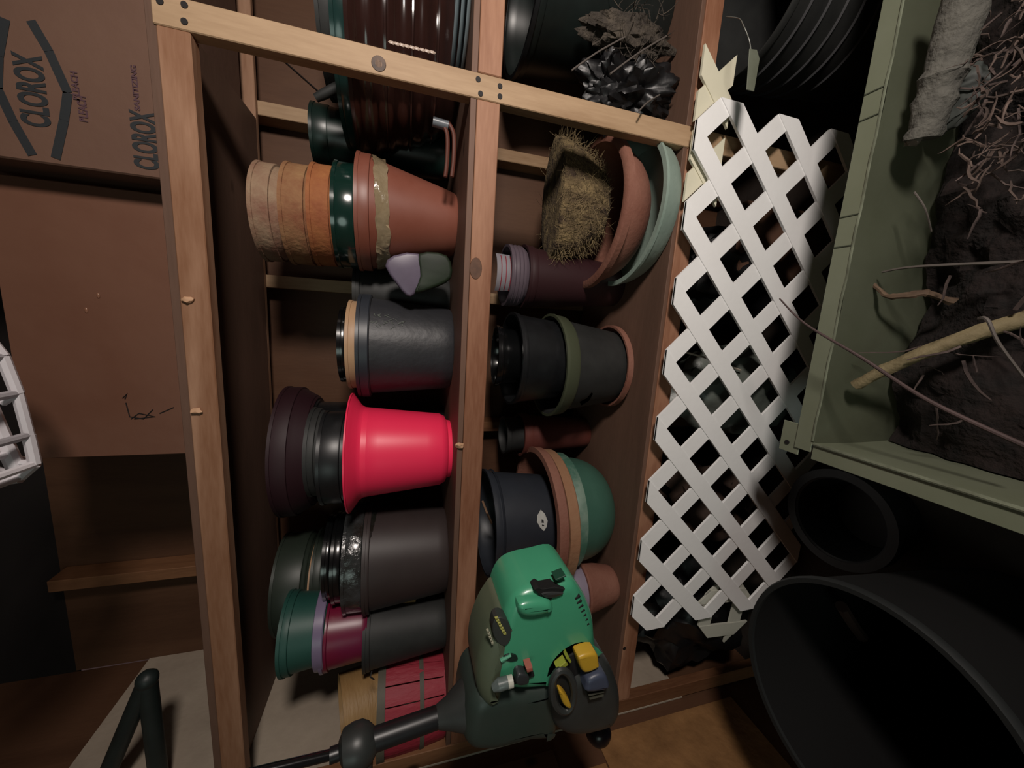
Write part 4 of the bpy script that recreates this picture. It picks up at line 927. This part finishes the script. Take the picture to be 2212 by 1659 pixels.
# ------------------------------------------------------------------ above the top shelf
# cardboard box with printed lettering
YB = .03; CB = mat('cardboard', '#705040', .75, '#7a5a48', 4, .8, bump=.1, bscale=30)
x0 = at(355, 388, Y=YB).x; zb = SB[0][1] + .001
T = thing('cardboard_box', 'large brown cardboard box with dark lettering on the right of the top shelf', 'box', (x0 + .4, YB + .2, zb))
mk('carton', B((x0, YB, zb), (x0 + .95, YB + .44, zb + .62), .003), CB, T, smooth=False)
INK = mat('box_ink', '#23282c', .7); INKP = mat('box_ink_faded', '#5a3c44', .7)
def text(s, px, py, size_x, size_z, ink, name='lettering', Yp=YB - .0012):
    """lettering centred on a point of the box front; size_x wide, size_z high"""
    cu = bpy.data.curves.new('t', 'FONT'); cu.body = s; cu.align_x = 'CENTER'; cu.align_y = 'CENTER'; cu.offset = .035; cu.extrude = .0
    o = bpy.data.objects.new('t', cu); COL.objects.link(o); bpy.context.view_layer.update()
    dg = bpy.context.evaluated_depsgraph_get(); me = o.evaluated_get(dg).to_mesh(); b = bmesh.new(); b.from_mesh(me)
    xs = [v.co.x for v in b.verts]; ys = [v.co.y for v in b.verts]; wx, wy = max(xs) - min(xs), max(ys) - min(ys); cx_, cy_ = (max(xs) + min(xs)) / 2, (max(ys) + min(ys)) / 2
    q = at(px, py, Y=Yp)
    for v in b.verts: v.co = Vector((q.x + (v.co.x - cx_) / wx * size_x, Yp, q.z + (v.co.y - cy_) / wy * size_z))
    o.evaluated_get(dg).to_mesh_clear(); bpy.data.objects.remove(o)
    return mk(name, b, ink, T, smooth=False)
def wid(px, a, b): return abs(at(px, a, Y=YB).x - at(px, b, Y=YB).x)
def hei(py, a, b): return abs(at(a, py, Y=YB).z - at(b, py, Y=YB).z)
text('CLOROX', 68, 195, wid(70, 118, 272), hei(195, 36, 102), INK)
text('CLOROX', 312, 303, wid(312, 242, 366), hei(303, 282, 338), INK)
text('SANITIZING', 292, 190, wid(292, 142, 238), hei(190, 286, 299), INKP)
text('BLEACH', 162, 185, wid(162, 155, 215), hei(185, 152, 168), INKP)
text('BLEACH', 178, 235, wid(178, 208, 262), hei(235, 168, 188), INKP)
for pts in ([(66, 44), (105, 110), (146, 200), (138, 260), (120, 342)], [(10, 40), (-4, 120), (-6, 190), (28, 262), (70, 335)]):
    tb = bmesh.new(); P3 = [at(a, b, Y=YB - .0012) for a, b in pts]
    for p, q in zip(P3, P3[1:]):
        d = (q - p).normalized(); n = Vector((-d.z, 0, d.x)) * .0075
        tb.faces.new([tb.verts.new(v) for v in (p - n, q - n, q + n, p + n)])
    mk('printed_line', tb, INK, T, smooth=False)
# dark V-shaped folding handle on the left of the top shelf
TG = mat('dark_green_tube', '#1c2624', .5, '#283230', 8)
T = thing('folding_stand', 'dark green V-shaped tubular stand on the left end of the top shelf', 'stand', tuple(at(330, 1560, Y=.12)))
ap = at(318, 1468, Y=.12)
for e in ((205, 1735), (350, 1735)):
    tb = bmesh.new(); tube(tb, [ap, at(*e, Y=.12)], .0225, 16); mk('leg', tb, TG, T)
tb = bmesh.new(); lump(tb, ap, .026, .05, 3); mk('hinge', tb, TG, T)
# white plastic crate, upper left of the picture, hung from the eave
WP = mat('white_plastic', '=d8d4d8', .4, '=c8c4c8', 8)
YC = -.15
T = thing('plastic_crate', 'white openwork plastic crate at the upper edge, corner showing over the plywood sheet', 'crate', tuple(at(30, 900, Y=YC)))
def bar(p, q, r, y0=YC, y1=YC, name='bar'):
    r *= .72
    tb = bmesh.new(); tube(tb, [at(p[0], p[1], Y=y0), at(q[0], q[1], Y=y1)], r, 8); mk(name, tb, WP, T)
for p, q, r in (((-60, 690), (6, 770), .012), ((6, 770), (38, 850), .012), ((38, 850), (62, 940), .011), ((62, 940), (76, 1002), .012), ((-60, 800), (20, 980), .016), ((20, 980), (44, 1030), .016), ((76, 1002), (44, 1030), .012), ((-60, 1045), (44, 1030), .016),
                ((6, 870), (38, 850), .009), ((30, 950), (62, 940), .009), ((44, 1000), (76, 1000), .008), ((-40, 790), (6, 770), .009)):
    bar(p, q, r)
for p, q in (((6, 770), (-30, 760)), ((76, 1002), (10, 980)), ((44, 1030), (-20, 1010))):
    bar(p, q, .008, YC, YC + .06)
# the near side of the crate and the slats that join the two sides
for p, q in (((6, 770), (38, 850)), ((38, 850), (62, 940)), ((62, 940), (76, 1002)), ((-60, 800), (20, 980)), ((-60, 690), (6, 770)), ((-60, 1045), (44, 1030)), ((-200, 640), (-60, 690)), ((-200, 1080), (-60, 1045)), ((-200, 640), (-200, 1080))):
    a, b = at(p[0], p[1], Y=YC), at(q[0], q[1], Y=YC); d = Vector((0, -.24, .03))
    tb = bmesh.new(); tube(tb, [a + d, b + d], .008, 8); tube(tb, [a, a + d], .007, 8); tube(tb, [b, b + d], .007, 8); mk('slat', tb, WP, T)
for p, q in (((-200, 640), (-60, 690)), ((-200, 1080), (-60, 1045)), ((-200, 640), (-200, 1080)), ((-130, 665), (-130, 1062))):
    bar(p, q, .012)
